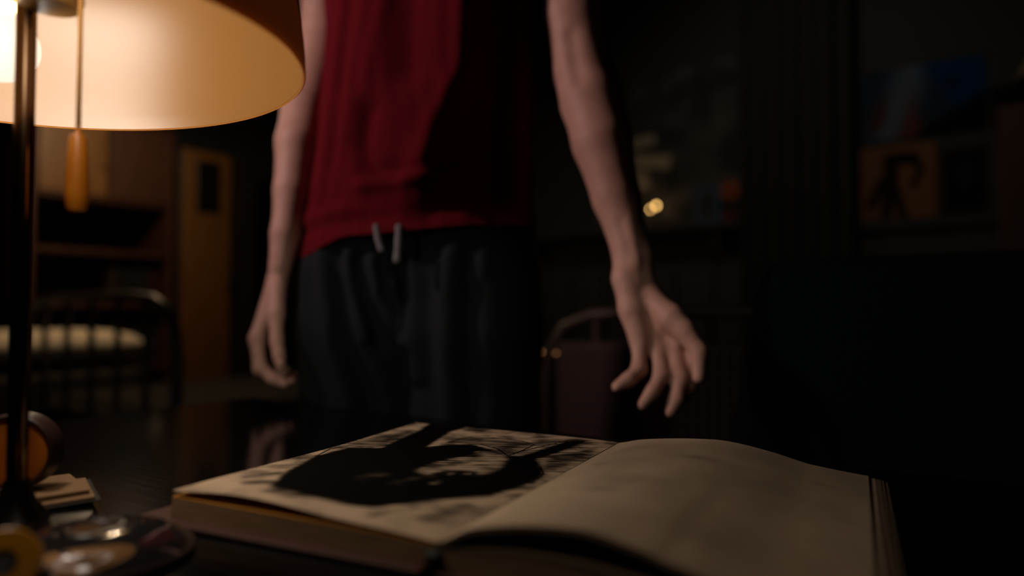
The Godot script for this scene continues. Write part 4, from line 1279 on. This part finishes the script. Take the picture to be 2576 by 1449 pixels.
	var at := func(x: float, y: float, z: float, r: float) -> Array:
		var w: Vector3 = PERSON + side * x + fwd * z
		return [w.x, y, w.z, r]
	for s in [-1, 1]:
		chain(b, [at.call(s * 0.06, 0.98, -0.01, 0.07), at.call(s * 0.055, 1.15, -0.02, 0.06), at.call(s * 0.07, 1.34, -0.02, 0.07), at.call(s * 0.1, 1.48, -0.02, 0.06)])
		chain(b, [at.call(s * 0.15, 1.535, -0.01, 0.05), at.call(s * 0.02, 1.56, -0.01, 0.055)])
		chain(b, [at.call(s * 0.085, 0.95, -0.01, 0.068), at.call(s * 0.095, 0.5, 0, 0.055), at.call(s * 0.1, 0.1, -0.02, 0.04)])
		chain(b, [at.call(s * 0.1, 0.06, -0.03, 0.035), at.call(s * 0.11, 0.035, 0.1, 0.034), at.call(s * 0.115, 0.025, 0.17, 0.024)])
		b.append(at.call(s * 0.077, 1.72, 0.0, 0.012).slice(0, 3) + at.call(s * 0.08, 1.68, 0.0, 0.01).slice(0, 3) + [0.012, 0.009])
	chain(b, [at.call(0, 1.52, -0.01, 0.06), at.call(0, 1.64, 0.01, 0.055)])
	chain(b, [at.call(0, 1.665, 0.055, 0.045), at.call(0, 1.74, 0.03, 0.075), at.call(0, 1.79, 0.0, 0.088)])
	chain(b, [at.call(0, 1.735, 0.098, 0.012), at.call(0, 1.705, 0.115, 0.014)])
	add_flesh(out, b, 0.013, 0.006)
	# creases in the bend of the left elbow and between the tendons of its wrist
	var crease := [[-0.0045, 0.012, Vector3(0.0843, 1.2729, -1.012), Vector3(0.0885, 1.238, -1.008), Vector3(0.0928, 1.207, -1.0)], [-0.0015, 0.006, Vector3(0.1443, 0.9972, -0.955), Vector3(0.1533, 0.969, -0.945), Vector3(0.1603, 0.948, -0.94)]]
	var dent := func(v: Vector3, n: Vector3) -> float:
		if v.x < 0.06 or v.y < 0.9 or v.y > 1.32 or n.z < -0.2: return 0.0
		var d := 0.0
		for c in crease:
			for k in [2, 3]:
				var w := Vector2(v.x, v.y)
				var q := Geometry2D.get_closest_point_to_segment(w, Vector2(c[k].x, c[k].y), Vector2(c[k + 1].x, c[k + 1].y))
				d = minf(d, c[0] * exp(-w.distance_squared_to(q) / (c[1] * c[1])))
		return d
	put("body", flesh_mesh(out, 2, dent), M.skin, p)
	var hb := []
	var hat := [PackedVector3Array(), PackedInt32Array()]
	chain(hb, [at.call(0, 1.83, 0.02, 0.08), at.call(0, 1.8, -0.04, 0.085), at.call(0, 1.72, -0.06, 0.065)])
	add_flesh(hat, hb, 0.013, 0.006)
	put("hair", flesh_mesh(hat, 2), M.hair, p)
	put("thumbnail", lathe([Vector2(0, -0.0014), Vector2(0.004, -0.0008), Vector2(0.0052, 0.0), Vector2(0.004, 0.0008), Vector2(0, 0.0014)], 16, Vector3(-0.3378, 0.8035, -1.0428), Basis(Vector3(1, 0, 0), PI / 2 + 0.15)), M.nail, p)
	build_shirt(p)
	build_pants(p)

func build_shirt(p: Node3D) -> void:
	# rows: height, centre x, half width, depth
	var rows := [
		[1.585, -0.145, 0.07, 0.07], [1.56, -0.142, 0.15, 0.09], [1.52, -0.138, 0.185, 0.105], [1.42, -0.130, 0.182, 0.118], [1.338, -0.127, 0.176, 0.12],
		[1.234, -0.134, 0.176, 0.118], [1.143, -0.141, 0.177, 0.118], [1.063, -0.1465, 0.184, 0.121], [0.99, -0.152, 0.193, 0.124], [0.94, -0.155, 0.201, 0.125],
	]
	var at_row := func(y: float) -> Array:
		for k in rows.size() - 1:
			if y >= rows[k + 1][0]:
				var f: float = (rows[k][0] - y) / (rows[k][0] - rows[k + 1][0])
				return [lerpf(rows[k][1], rows[k + 1][1], f), lerpf(rows[k][2], rows[k + 1][2], f), lerpf(rows[k][3], rows[k + 1][3], f)]
		return [rows[-1][1], rows[-1][2], rows[-1][3]]
	# folds on the front, x from the axis to the wearer's left, y up
	var fo := [
		[0.013, 0.020, 0.096, 1.36, 0.102, 1.28, 0.102, 1.23, 0.08, 1.17, 0.055, 1.10],
		[-0.010, 0.026, 0.130, 1.36, 0.132, 1.24, 0.110, 1.14, 0.10, 1.10],
		[-0.014, 0.030, 0.008, 1.38, 0.015, 1.30, 0.018, 1.23],
		[-0.013, 0.016, -0.04, 1.17, -0.045, 1.12, -0.025, 1.085, 0.01, 1.075],
		[0.011, 0.011, -0.04, 1.062, 0.03, 1.066, 0.08, 1.072, 0.11, 1.085],
		[-0.012, 0.022, 0.065, 1.02, 0.12, 1.05],
		[0.005, 0.012, -0.10, 1.36, -0.115, 1.2, -0.12, 1.05],
		[0.004, 0.010, -0.06, 1.36, -0.075, 1.22, -0.08, 1.14],
		[-0.004, 0.010, -0.085, 1.36, -0.10, 1.2, -0.1, 1.1],
		[0.004, 0.009, -0.03, 1.34, -0.055, 1.2],
		[-0.004, 0.009, -0.14, 1.06, -0.13, 1.0],
		[0.004, 0.010, -0.155, 1.02, -0.05, 1.03],
		[-0.003, 0.008, -0.16, 1.0, -0.06, 1.006, 0.02, 1.015],
	]
	var hem := func(c: float, front: float) -> float:
		# height of the hem by position across
		var x := c
		var y := 0.960 + 0.029 * smoothstep(-0.8, -0.25, x) + 0.016 * smoothstep(-0.25, 1.0, x)
		return lerpf(lerpf(y, 0.975, 0.6), y, front)
	var surf := func(a: float, t: float, inset: float) -> Vector3:
		var ang := a * TAU
		var c := cos(ang)
		var s := sin(ang)
		var ex := 0.86
		var lx := signf(c) * pow(absf(c), ex)
		var lz := signf(s) * pow(absf(s), ex)
		var bottom: float = hem.call(lx, smoothstep(-0.4, 0.1, lz))
		var y := lerpf(1.585, bottom, t)
		var r: Array = at_row.call(y)
		var w := Vector3(lx * r[1], 0, lz * r[2])
		var disp := 0.0
		if lz > -0.1:
			var fade := smoothstep(-0.1, 0.25, lz)
			disp = folds(fo, lx * r[1], y) * fade
			# right of the ridge the cloth hangs straight back from it
			var knee := lerpf(0.30, 0.52, smoothstep(1.12, 1.24, y))
			disp -= 0.085 * maxf(0.0, lx - knee) * smoothstep(1.0, 0.86, lx) * smoothstep(0.955, 1.06, y)
			disp += 0.0007 * sin(lx * 38.0 + y * 14.0 + 2.0 * sin(y * 21.0)) * fade
		var n := Vector3(lx / r[1], 0, lz / r[2]).normalized()
		w += n * (disp - inset)
		var side := Vector3(cos(YAW), 0, sin(YAW))
		var fwd := Vector3(-sin(YAW), 0, cos(YAW))
		return Vector3(r[0], y, PERSON.z) + side * w.x + fwd * w.z
	var st := st_new()
	add_sheet(st, 150, 110, func(a, t): return surf.call(a, t, 0.0), true, 0)
	add_sheet(st, 150, 40, func(a, t): return surf.call(a, t, 0.003), false, 1)
	# the turned hem
	add_sheet(st, 150, 1, func(a, t): return surf.call(a, 1.0, 0.003 * t) , true, 2)
	# short sleeves, above the picture
	for s in [-1, 1]:
		var path := [Vector3(-0.24, 1.53, -1.2), Vector3(-0.305, 1.5, -1.235), Vector3(-0.318, 1.43, -1.235)] if s < 0 else [Vector3(-0.03, 1.53, -1.12), Vector3(0.05, 1.5, -1.12), Vector3(0.086, 1.43, -1.09)]
		add_tube(st, smooth_line(path, 5), [0.075, 0.073, 0.071, 0.07, 0.069, 0.068, 0.067, 0.067, 0.066, 0.066, 0.066], 28)
	put("shirt", done(st), M.shirt, p)

func build_pants(p: Node3D) -> void:
	var side := Vector3(cos(YAW * 0.6), 0, sin(YAW * 0.6))
	var fwd := Vector3(-sin(YAW * 0.6), 0, cos(YAW * 0.6))
	var c0 := Vector3(-0.147, 0, -1.145)
	var at := func(x: float, y: float, z: float, r: float) -> Array:
		var w: Vector3 = c0 + side * x + fwd * z
		return [w.x, y, w.z, r]
	var b := []
	for s in [-1, 1]:
		chain(b, [at.call(s * 0.07, 1.03, -0.008, 0.08), at.call(s * 0.083, 0.93, 0.002, 0.106), at.call(s * 0.088, 0.85, 0.004, 0.107), at.call(s * 0.091, 0.72, 0.0, 0.1), at.call(s * 0.095, 0.45, -0.01, 0.085), at.call(s * 0.1, 0.12, -0.02, 0.07)])
	b.append(at.call(-0.03, 1.0, 0.0, 0.1).slice(0, 3) + at.call(0.03, 1.0, 0.0, 0.1).slice(0, 3) + [0.088, 0.088])
	var out := [PackedVector3Array(), PackedInt32Array()]
	add_flesh(out, b, 0.0068, 0.006)
	var fo := [
		[0.008, 0.013, -0.142, 0.98, -0.130, 0.93, -0.118, 0.82, -0.092, 0.74],
		[-0.012, 0.015, -0.117, 0.97, -0.112, 0.93, -0.09, 0.82, -0.06, 0.74],
		[0.008, 0.010, -0.098, 0.965, -0.092, 0.93, -0.068, 0.84],
		[-0.010, 0.012, -0.080, 0.96, -0.070, 0.90, -0.045, 0.83],
		[0.007, 0.008, -0.062, 0.955, -0.052, 0.90, -0.006, 0.835],
		[0.008, 0.008, -0.030, 0.92, -0.003, 0.83],
		[-0.009, 0.010, -0.018, 0.96, -0.008, 0.9],
		[0.009, 0.010, 0.004, 0.95, 0.004, 0.89, 0.01, 0.78],
		[-0.008, 0.016, 0.028, 0.97, 0.028, 0.89, 0.035, 0.72],
		[0.010, 0.018, 0.060, 0.985, 0.05, 0.88, 0.052, 0.70],
		[-0.008, 0.015, 0.090, 0.99, 0.088, 0.88, 0.09, 0.72],
		[0.006, 0.010, -0.165, 0.97, -0.167, 0.9, -0.155, 0.75],
		[0.005, 0.010, 0.105, 1.0, 0.10, 0.93],
	]
	var moved := func(v: Vector3, n: Vector3) -> float:
		var f := smoothstep(0.0, 0.5, n.dot(fwd))
		if f <= 0.0 or v.y < 0.6: return 0.0
		f *= smoothstep(1.0, 0.95, v.y)
		return 1.35 * folds(fo, v.x - c0.x, v.y) * f
	put("sweatpants", flesh_mesh(out, 2, moved), M.sweatpants, p)
	# drawstring ends hanging under the hem
	put("drawstring", tube(smooth_line([Vector3(-0.193, 1.0, -1.012), Vector3(-0.189, 0.98, -1.008), Vector3(-0.183, 0.962, -1.006)], 4), [0.0045, 0.0045, 0.0042, 0.0046, 0.0048, 0.0042, 0.0046, 0.005, 0.004], 10), M.drawstring, p)
	put("drawstring", tube(smooth_line([Vector3(-0.160, 1.0, -1.01), Vector3(-0.160, 0.975, -1.004), Vector3(-0.1615, 0.946, -1.002)], 4), [0.0048, 0.005, 0.0046, 0.005, 0.0052, 0.0045, 0.0052, 0.0058, 0.0045], 10), M.drawstring, p)
